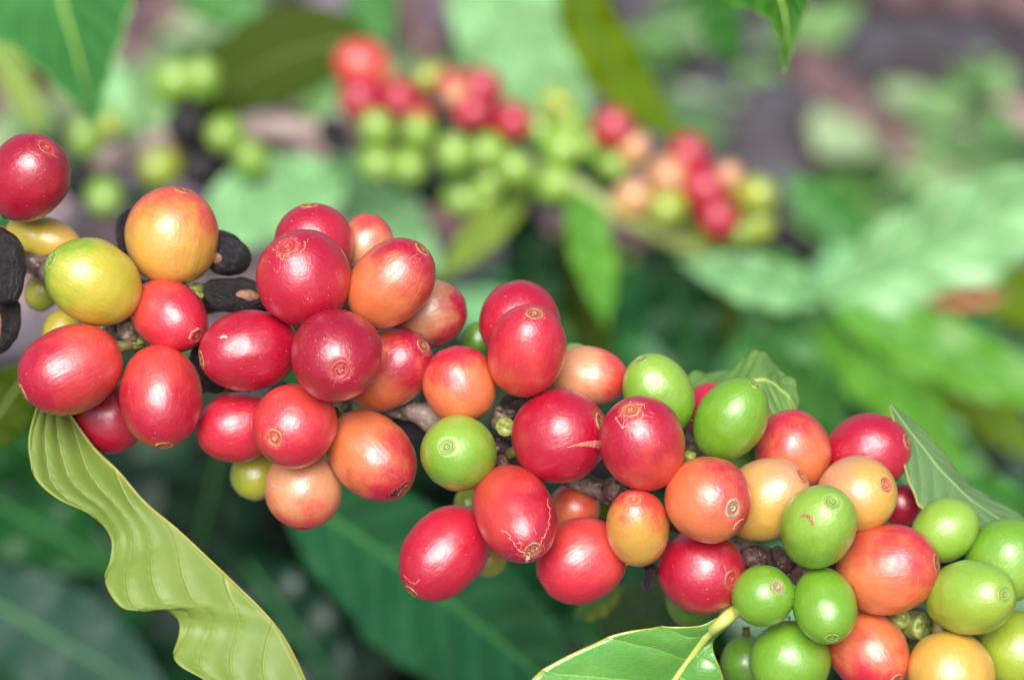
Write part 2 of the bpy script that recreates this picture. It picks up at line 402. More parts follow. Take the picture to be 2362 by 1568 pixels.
for i, (b, s) in enumerate(zip(BER, st)):
    dep = D0 + s[2] * MM
    k = px(dep)
    ar = s[3] / s[4]
    ax = V(s[5].x, s[5].y, s[5].z).normalized()
    g = V(*b[9]).normalized()
    side = (g - ax * g.dot(ax))
    if side.length < 0.05: side = V(0.3, 1, 0.4) - ax * V(0.3, 1, 0.4).dot(ax)
    side.normalize()
    M3 = Matrix((side, ax.cross(side), ax)).transposed()
    gl = M3.transposed() @ g
    isg = b[10] in ('green',) and b[8] in (GRN, LGR, DGR, YGR)
    seed = i * 1.37 + 2
    mat = skin_mat('cherry_skin', b[7], b[8], tuple(gl), seed=seed, lo=b[12][0] if len(b) > 12 else (-0.4 if b[7] in (ORG, PEACH) else -0.5 if b[7] in (YEL, LEM) else -0.75), hi=b[12][1] if len(b) > 12 else (1.05 if b[7] in (ORG, PEACH) else 1.0 if b[7] in (YEL, LEM) else 0.75),
                   scab=0.1 if isg else (0.5 if i in (11, 29, 55) else 0.2), speck=0.35 if isg else 1.0,
                   streak=0.25 if isg else 0.5, gloss=0.85 if isg else 1.0, scale=s[4] * k)
    vs, fs = berry_mesh(ar, i + 5)
    o = mesh_obj('coffee_cherry', vs, fs, mat)
    o.location = P(b[0], b[1], dep)
    o.rotation_mode = 'QUATERNION'; o.rotation_quaternion = M3.to_quaternion()
    o.scale = (s[4] * k,) * 3
    tag(o, b[11], 'coffee cherry', 'coffee cherries on the front branch')
    if b[5]:
        vs, fs = navel_mesh(ar, i + 3, rn=0.215)
        mesh_obj('navel', vs, fs, NAV[b[10]], o)
    vs, fs = tube([Vector((0, 0, -ar * 0.97)), Vector((0.02, 0, -ar - 0.12)), Vector((0.05, 0.02, -ar - 0.3))], [0.2, 0.13, 0.15], 10, 0.1)
    mesh_obj('stalk', vs, fs, M_stalk, o)
    berries.append(o)

# ------------------------------------------------------------------ scars, cracks and crumbs on single fruits
from mathutils.bvhtree import BVHTree
def mw(o): return Matrix.Translation(o.location) @ o.rotation_quaternion.to_matrix().to_4x4() @ Matrix.Diagonal((*o.scale, 1))
bvh = [BVHTree.FromPolygons([v.co for v in o.data.vertices], [p.vertices for p in o.data.polygons]) for o in berries]
def hit(i, x, y):
    inv = mw(berries[i]).inverted(); a = inv @ CAM; b = inv @ P(x, y, 1)
    return bvh[i].ray_cast(a, (b - a).normalized())
def find(txt):
    return [i for i, b in enumerate(BER) if txt in b[11]][0]
M_scar = simple_mat('cork_scar', C(196, 118, 98), 0.6, 6, 0.4, C(174, 84, 74), 0.5, 0.0002)
M_scar2 = simple_mat('brown_scar', C(150, 84, 62), 0.6, 9, 0.5, C(196, 130, 110), 0.5, 0.0002)
M_pale = simple_mat('pale_cork', C(220, 160, 140), 0.6, 9, 0.3, C(206, 140, 120), 0.4, 0.0002)
M_brown = simple_mat('brown_rot', C(112, 58, 40), 0.5, 7, 0.5, C(60, 36, 30), 0.6, 0.0003)
def scar(txt, pts, r0, mat, flat=0.35, name='scar', jit=0.0, n=40):
    i = find(txt); o = berries[i]; b = BER[i]
    rn = random.Random(len(txt) + len(pts)); L = []; U = []
    ps = catmull([Vector((x, y, 0)) for x, y in pts], n)
    for q in ps:
        h = hit(i, q.x + rn.uniform(-jit, jit), q.y + rn.uniform(-jit, jit))
        if h[0] is None: continue
        L.append(h[0]); U.append(h[1])
    if len(L) < 3: return
    vs, fs = [], []
    m = len(L)
    for q in range(m):
        t = (L[min(q + 1, m - 1)] - L[max(q - 1, 0)]).normalized(); nn = U[q]; sd = t.cross(nn).normalized()
        rr = r0(q / (m - 1)) / b[3] * (1 + rn.uniform(-.25, .25))
        for a_ in range(8):
            an = a_ * math.pi / 4
            vs.append(L[q] + sd * rr * math.cos(an) + nn * (rr * flat * math.sin(an)))
    for q in range(m - 1):
        for a_ in range(8):
            a2 = (a_ + 1) % 8; fs.append((q * 8 + a_, q * 8 + a2, q * 8 + 8 + a2, q * 8 + 8 + a_))
    mesh_obj(name, vs, fs, mat, o)
scar('torn scar', [(1308,1032),(1335,1026),(1360,1024),(1392,1026)], lambda t: 1 + 11 * t, M_scar, .3)
scar('curved scar', [(1845,1191),(1856,1187),(1866,1192),(1872,1202),(1875,1213)], lambda t: 4.2 * math.sin(math.pi * (.12 + .8 * t)), M_scar2, .7)
scar('hair cracks', [(1157,1222),(1172,1232),(1182,1250),(1196,1268),(1215,1274),(1236,1266),(1252,1240),(1264,1215),(1268,1180),(1262,1150)], lambda t: 0.9, M_pale, .6, 'crack', 2.5, 90)
scar('hair cracks', [(1195,1268),(1210,1276),(1217,1284),(1226,1274),(1244,1262)], lambda t: 1.1, M_pale, .6, 'crack', 2, 30)
scar('hair cracks', [(1220,1280),(1217,1288),(1215,1294)], lambda t: 5.5 * math.sin(math.pi * (.2 + .6 * t)), M_pale, 1.0, 'crumb', 1, 10)
scar('cracked navel', [(1420,962),(1428,978),(1438,986),(1446,979),(1456,990),(1466,980),(1476,970),(1484,952)], lambda t: 1.0, M_pale, .6, 'crack', 2, 60)
scar('pale seam', [(962,586),(940,600),(915,622),(892,648),(874,668)], lambda t: 0.9 * (1.1 - t), M_scar, .15, 'seam', .4, 40)
scar('one pale scab', [(508,779),(516,776),(524,778)], lambda t: 4.5 * math.sin(math.pi * (.2 + .6 * t)), M_pale, .6, 'scab', 1, 9)
scar('crusty navel', [(640,590),(650,596),(668,592),(690,585),(702,572),(700,556)], lambda t: 1.8, M_scar, .3, 'crust', 4, 60)
scar('small red cherry right below', [(438,783),(440,770),(448,762),(460,758)], lambda t: 1.6, M_pale, .5, 'crack', 1.5, 30)
scar('brown tip at lower right', [(893,1143),(908,1138),(922,1128),(936,1112)], lambda t: 9 * math.sin(math.pi * (.15 + .7 * t)), M_brown, .15, 'scar', 3, 30)
scar('facing right, above the crimson', [(1690,1220),(1700,1205),(1715,1195)], lambda t: 1.4, M_pale, .5, 'crack', 1.5, 20)
scar('lowest of the big cluster', [(624,1110),(632,1122),(645,1124),(655,1130)], lambda t: 1.1, M_pale, .4, 'scar', 1.5, 20)
scar('lowest of the middle cluster', [(932,1326),(944,1340),(955,1346),(968,1336)], lambda t: 1.3, M_scar, .4, 'crust', 2, 24)
# water beads where wet fruits touch
k = NT('water'); k.b.inputs['Transmission Weight'].default_value = 1; k.b.inputs['IOR'].default_value = 1.33; k.b.inputs['Roughness'].default_value = 0.0
M_water = k.m
BEADL = ['upper bead on the left rim of the largest orange-red cherry','second bead on the left rim of the largest orange-red cherry','left bead under the scarred green cherry','right bead under the scarred green cherry','bead left of the largest orange-red cherry, above the small green one','bead between the largest orange-red cherry and the small green one below','lower bead right of the small green downward-pointing cherry','bead between the grey-naveled small green cherry and its right neighbour','bead where three green cherries meet near the leaf stalk','bead under the left side of the downward-pointing green cherry','second bead under the downward-pointing green cherry','upper bead at the left rim of the bottom red cherry','lower bead at the left rim of the bottom red cherry','bead left of the green cherry with its navel facing right','bead at the right end of the plump orange-red cherry','bead at the right end of the long lowest red cherry']
for q, (x, y, r_) in enumerate([(1968,1259,4),(1961,1270,3.4),(1886,1311,3.4),(1897,1312,3.6),(1929,1311,3.2),(1966,1354,4),(1971,1362,3.2),(1828,1380,4),(1820,1424,4.5),(1866,1472,4),(1874,1475,3),(1921,1505,4),(1924,1518,3.4),(2145,1402,3.4),(1446,1299,4.5),(1127,1279,4)]):
    best = None
    for i in range(len(berries)):
        if math.hypot(BER[i][0] - x, BER[i][1] - y) > 135: continue
        h = hit(i, x, y)
        if h[0] is None: continue
        wp = mw(berries[i]) @ h[0]; dd = (wp - CAM).length
        if best is None or dd < best[0]: best = (dd, wp)
    wp = best[1] if best else P(x, y, D0 + .002)
    bm = bmesh.new(); bmesh.ops.create_icosphere(bm, subdivisions=3, radius=1)
    for v in bm.verts: v.co.x *= .7; v.co *= 1 + .12 * noise.noise(v.co + Vector((q, 0, 0)))
    me = bpy.data.meshes.new('water_bead'); bm.to_mesh(me); bm.free(); me.materials.append(M_water)
    me.polygons.foreach_set('use_smooth', [True] * len(me.polygons))
    o = bpy.data.objects.new('water_bead', me); col.objects.link(o); o.location = wp; o.scale = (r_ * MM,) * 3
    o.rotation_euler = (0, R(-30 + 17 * (q % 5)), 0)
    tag(o, 'tiny clear water ' + BEADL[q], 'water bead', 'water beads between the wet cherries')

# ------------------------------------------------------------------ front branch
k = NT('twig_bark')
tc = k.n('ShaderNodeTexCoord').outputs['Object']
nz = k.noise(tc, 260, 5, 0.7); nb = k.noise(tc, 60, 2)
cb = k.mix(k.rng(nz, 0.35, 0.65), C(70, 52, 44), C(150, 130, 118))
cb = k.mix(k.rng(nb, 0.45, 0.6), cb, C(58, 34, 34))
k.l(k.mix(k.rng(k.noise(tc, 900, 4), 0.6, 0.7), cb, C(185, 165, 155)), k.b.inputs['Base Color'])
k.b.inputs['Roughness'].default_value = 0.42
bp = k.n('ShaderNodeBump'); bp.inputs['Strength'].default_value = 0.9; bp.inputs['Distance'].default_value = 0.0006
k.l(k.noise(tc, 500, 6, 0.7), bp.inputs['Height']); k.l(bp.outputs[0], k.b.inputs['Normal'])
M_twig = k.m
bpts = [(-260,560),(0,592),(130,625),(300,665),(480,690),(600,715),(760,850),(880,925),(1000,965),(1160,1035),(1380,1128),(1560,1205),(1780,1290),(1950,1355),(2110,1440),(2361,1560),(2600,1650)]
bd = [17, 17, 16, 15, 15, 14, 13, 12, 11, 12, 11, 12, 11, 12, 12, 13, 14]
pts = catmull([P(x, y, D0 + z * .001) for (x, y), z in zip(bpts, bd)], 260)
rads = []
for i in range(260):
    t = i / 259
    n_ = 0.0
    for c_ in (0.12, 0.25, 0.36, 0.50, 0.585, 0.66, 0.77, 0.87): n_ += math.exp(-((t - c_) / 0.012) ** 2)
    rads.append((24 + 12 * n_) * MM * (1.08 - 0.1 * t))
vs, fs = tube(pts, rads, 24, 0.14, 3, 260)
br = mesh_obj('front_branch', vs, fs, M_twig)
tag(br, 'knobbly dark brown twig the front coffee cherries grow on, crossing the photo', 'branch')
M_bud = simple_mat('bud_scale', C(60, 45, 38), 0.35, 900, 0.5, C(150, 130, 110), 0.6, 0.0004)
M_gst = simple_mat('green_stub', C(150, 165, 80), 0.4, 600, 0.4, C(90, 80, 40), 0.4, 0.0003)
M_wet = simple_mat('wet_node', C(48, 30, 28), 0.18, 500, 0.6, C(104, 74, 66), 1.0, 0.0009)
def stub(name, x, y, z, r, length, dirv, mat, cup=False, seed=1):
    c = P(x, y, D0 + z * .001); d = V(*dirv).normalized()
    n = 8
    pp = [c + d * (length * MM * (i / (n - 1) - 1)) for i in range(n)]
    rr = [r * MM * (0.85 + 0.15 * math.sin(3 * i / n)) for i in range(n)]
    if cup:
        pp += [c - d * (0.25 * r * MM), c - d * (0.3 * r * MM), c - d * (0.1 * r * MM)]; rr += [r * .62 * MM, r * .3 * MM, r * .16 * MM]
        rr[n - 1] = r * 0.98 * MM
    vs, fs = tube(pp, rr, 20, 0.10, seed, 900)
    return mesh_obj(name, vs, fs, mat, br)
stub('fruit_scar', 1165, 984, 2, 22, 60, (-.1, -.15, 1), M_gst, True, 1)
stub('fruit_scar', 1196, 1022, 6, 17, 50, (-1, .1, .35), M_gst, True, 2)
stub('bark_node', 1163, 945, 7, 26, 50, (.3, -.8, .6), M_bud, True, 3)
stub('bark_node', 1150, 1062, 4, 20, 60, (-.4, -.6, .6), M_wet, False, 4)
stub('bark_node', 292, 790, 8, 24, 90, (0, .9, .4), M_bud, True, 5)
stub('fruit_scar', 318, 800, 9, 18, 70, (.3, .6, .5), M_gst, True, 6)
stub('fruit_scar', 455, 668, 10, 22, 60, (.3, -.5, .8), M_gst, True, 7)
stub('fruit_scar', 1592, 1046, 3, 13, 60, (.1, -.7, .6), M_gst, True, 8)
stub('bark_node', 1430, 1135, 6, 30, 60, (.3, .1, .9), M_wet, False, 9)
stub('bark_node', 1740, 1283, 6, 30, 60, (.1, -.2, .9), M_wet, False, 10)
stub('bark_node', 1815, 1300, 7, 24, 60, (.3, .3, .9), M_wet, False, 11)
stub('fruit_scar', 2072, 1425, 6, 26, 70, (-.3, -.2, .9), M_gst, True, 12)
stub('fruit_scar', 2135, 1445, 6, 34, 90, (.5, 0, .8), M_gst, True, 13)
for q, (x_, y_, z_, r_) in enumerate([(690,800,15,44),(560,885,18,40),(640,905,17,36),(775,930,15,40),(470,880,16,34),(880,975,15,34),(1235,1055,12,34),(1330,880,18,40),(1690,1262,12,34),(1600,1060,16,40),(1950,1340,13,38),(2095,1440,13,44),(1900,1300,14,34),(290,760,17,36),(1180,940,16,36),(1000,930,17,34)]):  # extra lumps added to fill the gaps behind the cherries with dark
    stub('bark_node', x_, y_, z_, r_, 70, (math.sin(q * 2.1), math.cos(q * 1.3), 1), M_bud if q % 2 else M_wet, bool(q % 2), 30 + q)
stub('bark_node', 1870, 1325, 8, 22, 60, (.3, -.4, .8), M_bud, True, 14)
stub('fruit_scar', 1880, 1330, 9, 16, 60, (.3, .4, .8), M_gst, True, 15)

# ------------------------------------------------------------------ dried black fruits
k = NT('dried_skin')
tc = k.n('ShaderNodeTexCoord').outputs['Object']
nz = k.noise(tc, 5, 5, 0.6)
cb = k.mix(k.rng(nz, 0.4, 0.65), C(16, 15, 20), C(42, 34, 34))
k.l(cb, k.b.inputs['Base Color']); k.b.inputs['Roughness'].default_value = 0.38
bp = k.n('ShaderNodeBump'); bp.inputs['Strength'].default_value = 0.8; bp.inputs['Distance'].default_value = 0.0010
k.l(k.noise(k.vmap(tc, (2, 2, 1)), 2.8, 6, 0.7), bp.inputs['Height']); k.l(bp.outputs[0], k.b.inputs['Normal'])
M_dried = k.m
M_patch = simple_mat('bare_parchment', C(150, 105, 80), 0.6, 6, 0.4, C(95, 62, 48), 0.4, 0.0003)
DRY = [
 (292,533,54,26,(.1,-1),14, None,'black dried fruit showing as a sliver left of the big yellow and orange cherry'),
 (522,585,62,50,(.75,.55),13, (508,601,19,14),'black dried fruit with a round tan patch, right of the big yellow and orange cherry'),
 (545,682,78,42,(1,.12),10, (578,683,26,14),'black dried fruit with an oblong tan patch, above the glossy crimson cherry'),
 (5,612,92,52,(.15,1),4, None,'large black dried fruit at the left edge, beside the brown twig'),
 (8,748,72,36,(.3,-1),9, (2,745,10,34),'lower black dried fruit at the left edge, with a brown strip'),
 (478,850,64,36,(-.4,-1),12, None,'black dried fruit in shade between the long hanging cherry and the glossy crimson one'),
 (950,988,52,28,(1,.35),14, None,'black dried fruit under the grey twig, right of the orange and dark red cherry'),
 (1495,1338,30,15,(-.3,1),0, None,'tiny glossy black bud dangling below the small red and yellow cherry'),
 (1500,1312,22,14,(.5,.7),2, None,'tiny black husk the glossy bud hangs from'),
]
for i, (x, y, a, b, u, z, patch, lab) in enumerate(DRY):
    dep = D0 + z * .001; kk = px(dep)
    ax = V(u[0], u[1], 0.1).normalized()
    side = V(0, 0, 1) - ax * V(0, 0, 1).dot(ax); side.normalize()
    M3 = Matrix((side, ax.cross(side), ax)).transposed()
    vs, fs = berry_mesh(a / b, 90 + i, 64, 48, 0.95, 0.2)
    o = mesh_obj('dried_fruit', vs, fs, M_dried)
    o.location = P(x, y, dep); o.rotation_mode = 'QUATERNION'; o.rotation_quaternion = M3.to_quaternion(); o.scale = (b * kk,) * 3
    tag(o, lab, 'dried fruit', 'black dried fruits on the front branch')
    if patch:
        # the bare patch is a slightly domed lens set on the skin facing out
        pxx, pyy, pw, ph_ = patch
        vs, fs = [], []
        wi = (P(pxx, pyy, dep) - P(x, y, dep)) / (b * kk)
        lo = M3.transposed() @ wi
        rho2 = lo.y ** 2 + lo.z ** 2 / (a / b) ** 2
        for r_ in range(0, 7):
            for j in range(24):
                ph = 2 * math.pi * j / 24
                wob = 1 + 0.18 * noise.noise(Vector((math.cos(ph), math.sin(ph), i)))
                yz = M3.transposed() @ (V(math.cos(ph) * pw, math.sin(ph) * ph_, 0) * (r_ / 6 * wob / b))
                yy = lo.y + yz.y; zz = lo.z + yz.z
                h = 1 - yy ** 2 - (zz / (a / b)) ** 2
                xx = (math.sqrt(h) if h > 0 else 0) * 1.06 + 0.05 - 0.11 * (r_ / 6) ** 4
                vs.append(Vector((xx, yy, zz)))
        for r_ in range(6):
            for j in range(24):
                j2 = (j + 1) % 24; fs.append((r_ * 24 + j, (r_ + 1) * 24 + j, (r_ + 1) * 24 + j2, r_ * 24 + j2))
        mesh_obj('bare_patch', vs, fs, M_patch, o)

# ------------------------------------------------------------------ leaves
def leaf_mat(name, c, vein, nv=9, kk=0.2, rough=0.38, trans=0.25, margin=None, back=None, var=0.25, spec=0.5, vw=0.05, coat=0.0, vstr=0.6, sv=0.5):
    k = NT(name)
    uv = k.n('ShaderNodeTexCoord').outputs['UV']
    ob = k.n('ShaderNodeTexCoord').outputs['Object']
    sep = k.n('ShaderNodeSeparateXYZ'); k.l(uv, sep.inputs[0])
    u = k.math('SUBTRACT', k.math('MULTIPLY', sep.outputs[0], 2), 1)
    au = k.math('ABSOLUTE', u); v = sep.outputs[1]
    sgn = k.math('MULTIPLY', k.math('GREATER_THAN', u, 0), 0.35)
    s = k.math('ADD', k.math('MULTIPLY', k.math('SUBTRACT', v, k.math('MULTIPLY', k.math('POWER', au, 1.25), kk)), nv), sgn)
    s = k.math('ADD', s, k.math('MULTIPLY', k.math('SUBTRACT', k.noise(uv, 6, 1), 0.5), 0.25))
    fr = k.math('FRACT', s)
    dv = k.math('MINIMUM', fr, k.math('SUBTRACT', 1, fr))
    vm = k.math('MULTIPLY', k.rng(dv, vw, vw * 0.25), k.rng(au, 1.0, 0.8))
    small = k.voro(k.vmap(uv, (18, 46, 1)), 1.0, 'DISTANCE_TO_EDGE')
    sm = k.math('MULTIPLY', k.rng(small, 0.08, 0.02), 0.22 * sv)
    base = k.mix(k.math('MULTIPLY', k.rng(k.noise(ob, 30, 4, 0.6), 0.3, 0.7), var), c, [q * 0.55 for q in c[:3]] + [1])
    base = k.mix(k.math('MULTIPLY', k.rng(k.noise(ob, 75, 4, 0.6), 0.45, 0.75), var), base, vein)
    base = k.mix(sm, base, vein)
    base = k.mix(k.math('MULTIPLY', vm, vstr), base, vein)
    base = k.mix(k.math('MULTIPLY', k.rng(au, 0.07, 0.035), 0.7), base, vein)
    if margin: base = k.mix(k.rng(au, 0.965, 0.985), base, margin)
    sp = k.math('MULTIPLY', k.rng(k.voro(ob, 130), 0.10, 0.05), k.rng(k.noise(ob, 60, 1), 0.6, 0.66))
    base = k.mix(k.math('MULTIPLY', sp, 0.6), base, C(70, 60, 25))
    k.l(base, k.b.inputs['Base Color'])
    k.l(k.rng(k.noise(ob, 200, 3), 0.3, 0.7, rough - 0.06, rough + 0.08), k.b.inputs['Roughness'])
    k.b.inputs['Specular IOR Level'].default_value = spec
    k.b.inputs['Coat Weight'].default_value = coat; k.b.inputs['Coat Roughness'].default_value = 0.2
    tr = k.n('ShaderNodeBsdfTranslucent'); k.l(k.mix(1.0, base, C(200, 230, 90), 'MULTIPLY'), tr.inputs[0])
    mx = k.n('ShaderNodeMixShader'); mx.inputs[0].default_value = trans
    k.l(k.b.outputs[0], mx.inputs[1]); k.l(tr.outputs[0], mx.inputs[2]); k.l(mx.outputs[0], k.out.inputs[0])
    bp = k.n('ShaderNodeBump'); bp.inputs['Strength'].default_value = 0.5; bp.inputs['Distance'].default_value = 0.0005
    k.l(k.math('ADD', k.math('MULTIPLY', k.rng(small, 0.0, 0.2), 0.35 * sv), k.math('ADD', k.math('MULTIPLY', k.rng(dv, 0, vw * 1.5), 0.5), k.math('MULTIPLY', k.noise(ob, 260, 3), 0.5))), bp.inputs['Height'])
    k.l(bp.outputs[0], k.b.inputs['Normal'])
    return k.m, nv, kk
def surf(name, Lc, Mc, Rc, lm, puck=0.0008, bulge=0.0, rib=0.0006, NV=90, NU=14, thick=0.00025, ribmat=None, parent=None, flip=1):
    mat, nv, kk = lm
    L = catmull(Lc, NV); M = catmull(Mc, NV); Rr = catmull(Rc, NV)
    vs, fs, uvs = [], [], []
    W_ = 2 * NU + 1
    for i in range(NV):
        v = i / (NV - 1)
        T = (M[min(i + 1, NV - 1)] - M[max(i - 1, 0)])
        nL = (L[i] - M[i]).cross(T); nR = T.cross(Rr[i] - M[i])
        nL = nL.normalized() if nL.length > 1e-9 else Vector((0, 0, 1)); nR = nR.normalized() if nR.length > 1e-9 else nL
        if nL.dot(-fwd) < 0 and flip: nL = -nL
        if nR.dot(-fwd) < 0 and flip: nR = -nR
        for j in range(-NU, NU + 1):
            t = abs(j) / NU
            E, nn, sg = (L[i], nL, 0.0) if j < 0 else (Rr[i], nR, 0.35)
            p = M[i].lerp(E, t)
            s = nv * (v - kk * t ** 1.25) + sg
            f = s - math.floor(s)
            wdt = (E - M[i]).length
            amp = puck * min(1, wdt / 0.01)
            p = p + nn * (amp * (math.sin(math.pi * f ** 0.75) ** 0.8 - 0.5) * min(1, t * 4) * (0.6 + 0.4 * t) + bulge * 4 * t * (1 - t) * min(1, wdt / 0.01))
            vs.append(p); uvs.append(((j / NU + 1) / 2, v))
    for i in range(NV - 1):
        for j in range(W_ - 1):
            fs.append((i * W_ + j, i * W_ + j + 1, (i + 1) * W_ + j + 1, (i + 1) * W_ + j))
    org = M[0].copy()
    o = mesh_obj(name, [q - org for q in vs], fs, mat, parent, uvs=uvs)
    o.location = org
    sd = o.modifiers.new('thickness', 'SOLIDIFY'); sd.thickness = thick; sd.offset = 0
    if rib:
        vv, ff = tube([q - org - fwd * 0.0001 for q in M], [rib * (1.15 - 0.85 * i / (NV - 1)) for i in range(NV)], 8)
        mesh_obj('midrib', vv, ff, ribmat or M_rib, o)
    return o
M_rib = simple_mat('leaf_rib', C(170, 190, 90), 0.4, 200, 0.3, C(140, 160, 60), 0.2)
M_ribd = simple_mat('leaf_rib_dull', C(64, 124, 62), 0.45, 200, 0.3, C(50, 104, 50), 0.2)

M_ribo = simple_mat('leaf_rib_olive', C(80, 100, 12), 0.45, 200, 0.3, C(70, 88, 8), 0.2)
M_ribs = simple_mat('leaf_rib_soft', C(132, 160, 96), 0.45, 200, 0.3, C(116, 146, 84), 0.2)
def cur(lst, dz=0): return [P(x, y, D0 + (z + dz) * .001) for x, y, z in lst]
# long wavy yellow-green leaf, lower left (seen from below, folded along its midrib)
LA = leaf_mat('leaf_yellow_green', C(128, 154, 64), C(160, 172, 84), nv=6, kk=0.6, rough=0.5, trans=0.35, margin=C(148, 162, 72), var=0.3, vw=0.045, vstr=0.5, sv=0.0)
Le = [(84,935,8),(66,1010,4),(74,1081,2),(92,1119,1),(137,1154,0),(197,1179,2),(235,1209,5),(257,1248,7),(254,1290,5),(242,1329,1),(252,1367,-2),(282,1402,-3),(325,1408,-1),(376,1406,3),(410,1427,6),(413,1460,6),(400,1508,2),(415,1535,0),(462,1562,0),(520,1600,2),(560,1680,4),(640,1760,5)]
Mi = [(150,940,11),(214,1030,10),(274,1089,9),(334,1158,8),(410,1222,7),(483,1290,6),(556,1359,6),(616,1419,5),(658,1474,5),(701,1560,5),(730,1650,5),(700,1760,5)]
# make edges follow the same parameter
Mi2 = catmull(cur(Mi), 40); Le2 = cur([(x, y, 3 + (z - 3) * 0.5) for x, y, z in Le])
Re2 = [q + fwd * 0.016 * math.sin(math.pi * (0.1 + 0.8 * i / 39)) - (right * 0.012 + up * 0.002) * min(1, i / 16) for i, q in enumerate(Mi2)]
o = surf('coffee_leaf', Le2, Mi2, Re2, LA, puck=0.0006, rib=0.0002, NV=200, NU=22, ribmat=simple_mat('fold_edge', C(160, 156, 76), 0.45, 300, 0.3))
tag(o, 'long wavy yellow-green leaf hanging under the left cherries, straight on one side', 'leaf', 'leaves beside the front cherries')
# glossy leaf, bottom middle right
LB = leaf_mat('leaf_glossy', C(92, 156, 62), C(158, 196, 100), nv=5, kk=0.16, rough=0.3, trans=0.2, margin=C(178, 176, 76), var=0.3, vw=0.04, coat=0.8, vstr=0.4, sv=0.35)
Lb = [(1705,1398,0),(1660,1420,0),(1618,1440,0),(1560,1444,1),(1500,1446,0),(1440,1456,-1),(1370,1482,-1),(1290,1520,-2),(1222,1568,-3),(1170,1640,-4),(1150,1720,-4)]
Mb = [(1712,1402,1),(1668,1432,0),(1632,1462,2),(1608,1492,4),(1588,1520,5),(1566,1550,5),(1540,1590,5),(1500,1640,4),(1440,1700,4),(1350,1760,4),(1200,1800,4)]
Rb = [(1715,1408,1),(1680,1442,1),(1655,1462,4),(1643,1482,4),(1648,1510,3),(1660,1540,3),(1670,1575,4),(1672,1630,5),(1640,1700,5),(1560,1780,5),(1350,1840,5)]
o = surf('coffee_leaf', cur(Lb), cur(Mb), cur(Rb), LB, puck=0.0006, rib=0.0008, NV=120, NU=20, bulge=0.001, ribmat=simple_mat('pale_rib', C(182, 192, 98), 0.4, 300, 0.2, C(150, 168, 70)))
tag(o, 'glossy green leaf with a pale yellow midrib at the bottom edge, right of middle', 'leaf', 'leaves beside the front cherries')
# petiole of that leaf belongs to the leaf
vv, ff = tube([P(x, y, D0 + z * .001) - o.location for x, y, z in ((1640,1455,0),(1672,1428,-1),(1705,1398,2),(1730,1370,8))], [0.0009, 0.0011, 0.0012, 0.0012], 12)
mesh_obj('petiole', vv, ff, bpy.data.materials['pale_rib'], o)
# curled leaf behind the green cherries
LC = leaf_mat('leaf_curled', C(106, 150, 70), C(170, 196, 120), nv=8, kk=0.2, rough=0.4, trans=0.3, margin=C(170, 185, 90), var=0.3)
Lc_ = [(1570,878,24),(1600,858,24),(1640,862,26),(1690,850,25),(1722,822,26),(1748,808,26),(1775,826,26),(1800,858,25),(1832,880,22),(1842,930,20)]
Mc_ = [(1590,905,19),(1620,900,20),(1660,896,18),(1700,888,19),(1730,880,18),(1760,876,18),(1785,886,19),(1800,900,19),(1818,915,18),(1835,950,18)]
Rc_ = [(1590,970,14),(1630,970,14),(1670,965,14),(1710,960,14),(1745,960,14),(1770,962,14),(1790,965,15),(1805,968,15),(1820,972,16),(1838,975,17)]
o = surf('coffee_leaf', cur(Lc_), cur(Mc_), cur(Rc_), LC, puck=0.0007, rib=0.0003, NV=90)
tag(o, 'curled soft green leaf standing up behind the two oval green cherries', 'leaf', 'leaves beside the front cherries')
# grey-green leaf on the right
LD = leaf_mat('leaf_grey_green', C(112, 148, 92), C(140, 170, 100), nv=7, kk=0.3, rough=0.45, trans=0.25, margin=C(176, 160, 70), var=0.15, vw=0.03, vstr=0.4)
Ll = [(2050,935,12),(2070,1010,11),(2085,1080,10),(2104,1135,9),(2122,1170,8),(2170,1190,9),(2240,1210,10),(2300,1240,12),(2380,1290,14),(2470,1340,16)]
Ml = [(2052,933,13),(2090,985,14),(2130,1035,15),(2165,1080,15),(2200,1115,15),(2222,1138,15),(2270,1175,15),(2330,1212,15),(2390,1250,16),(2480,1330,17)]
Rl = [(2056,935,14),(2110,975,17),(2155,1020,18),(2190,1065,19),(2222,1105,20),(2250,1128,20),(2295,1155,20),(2350,1186,20),(2420,1235,20),(2490,1320,18)]
o = surf('coffee_leaf', cur(Ll), cur(Ml), cur(Rl), LD, ribmat=M_ribs, puck=0.0004, rib=0.0002, NV=100)
tag(o, 'smooth grey-green leaf behind the crimson cherry at the right, running to the right edge', 'leaf', 'leaves beside the front cherries')

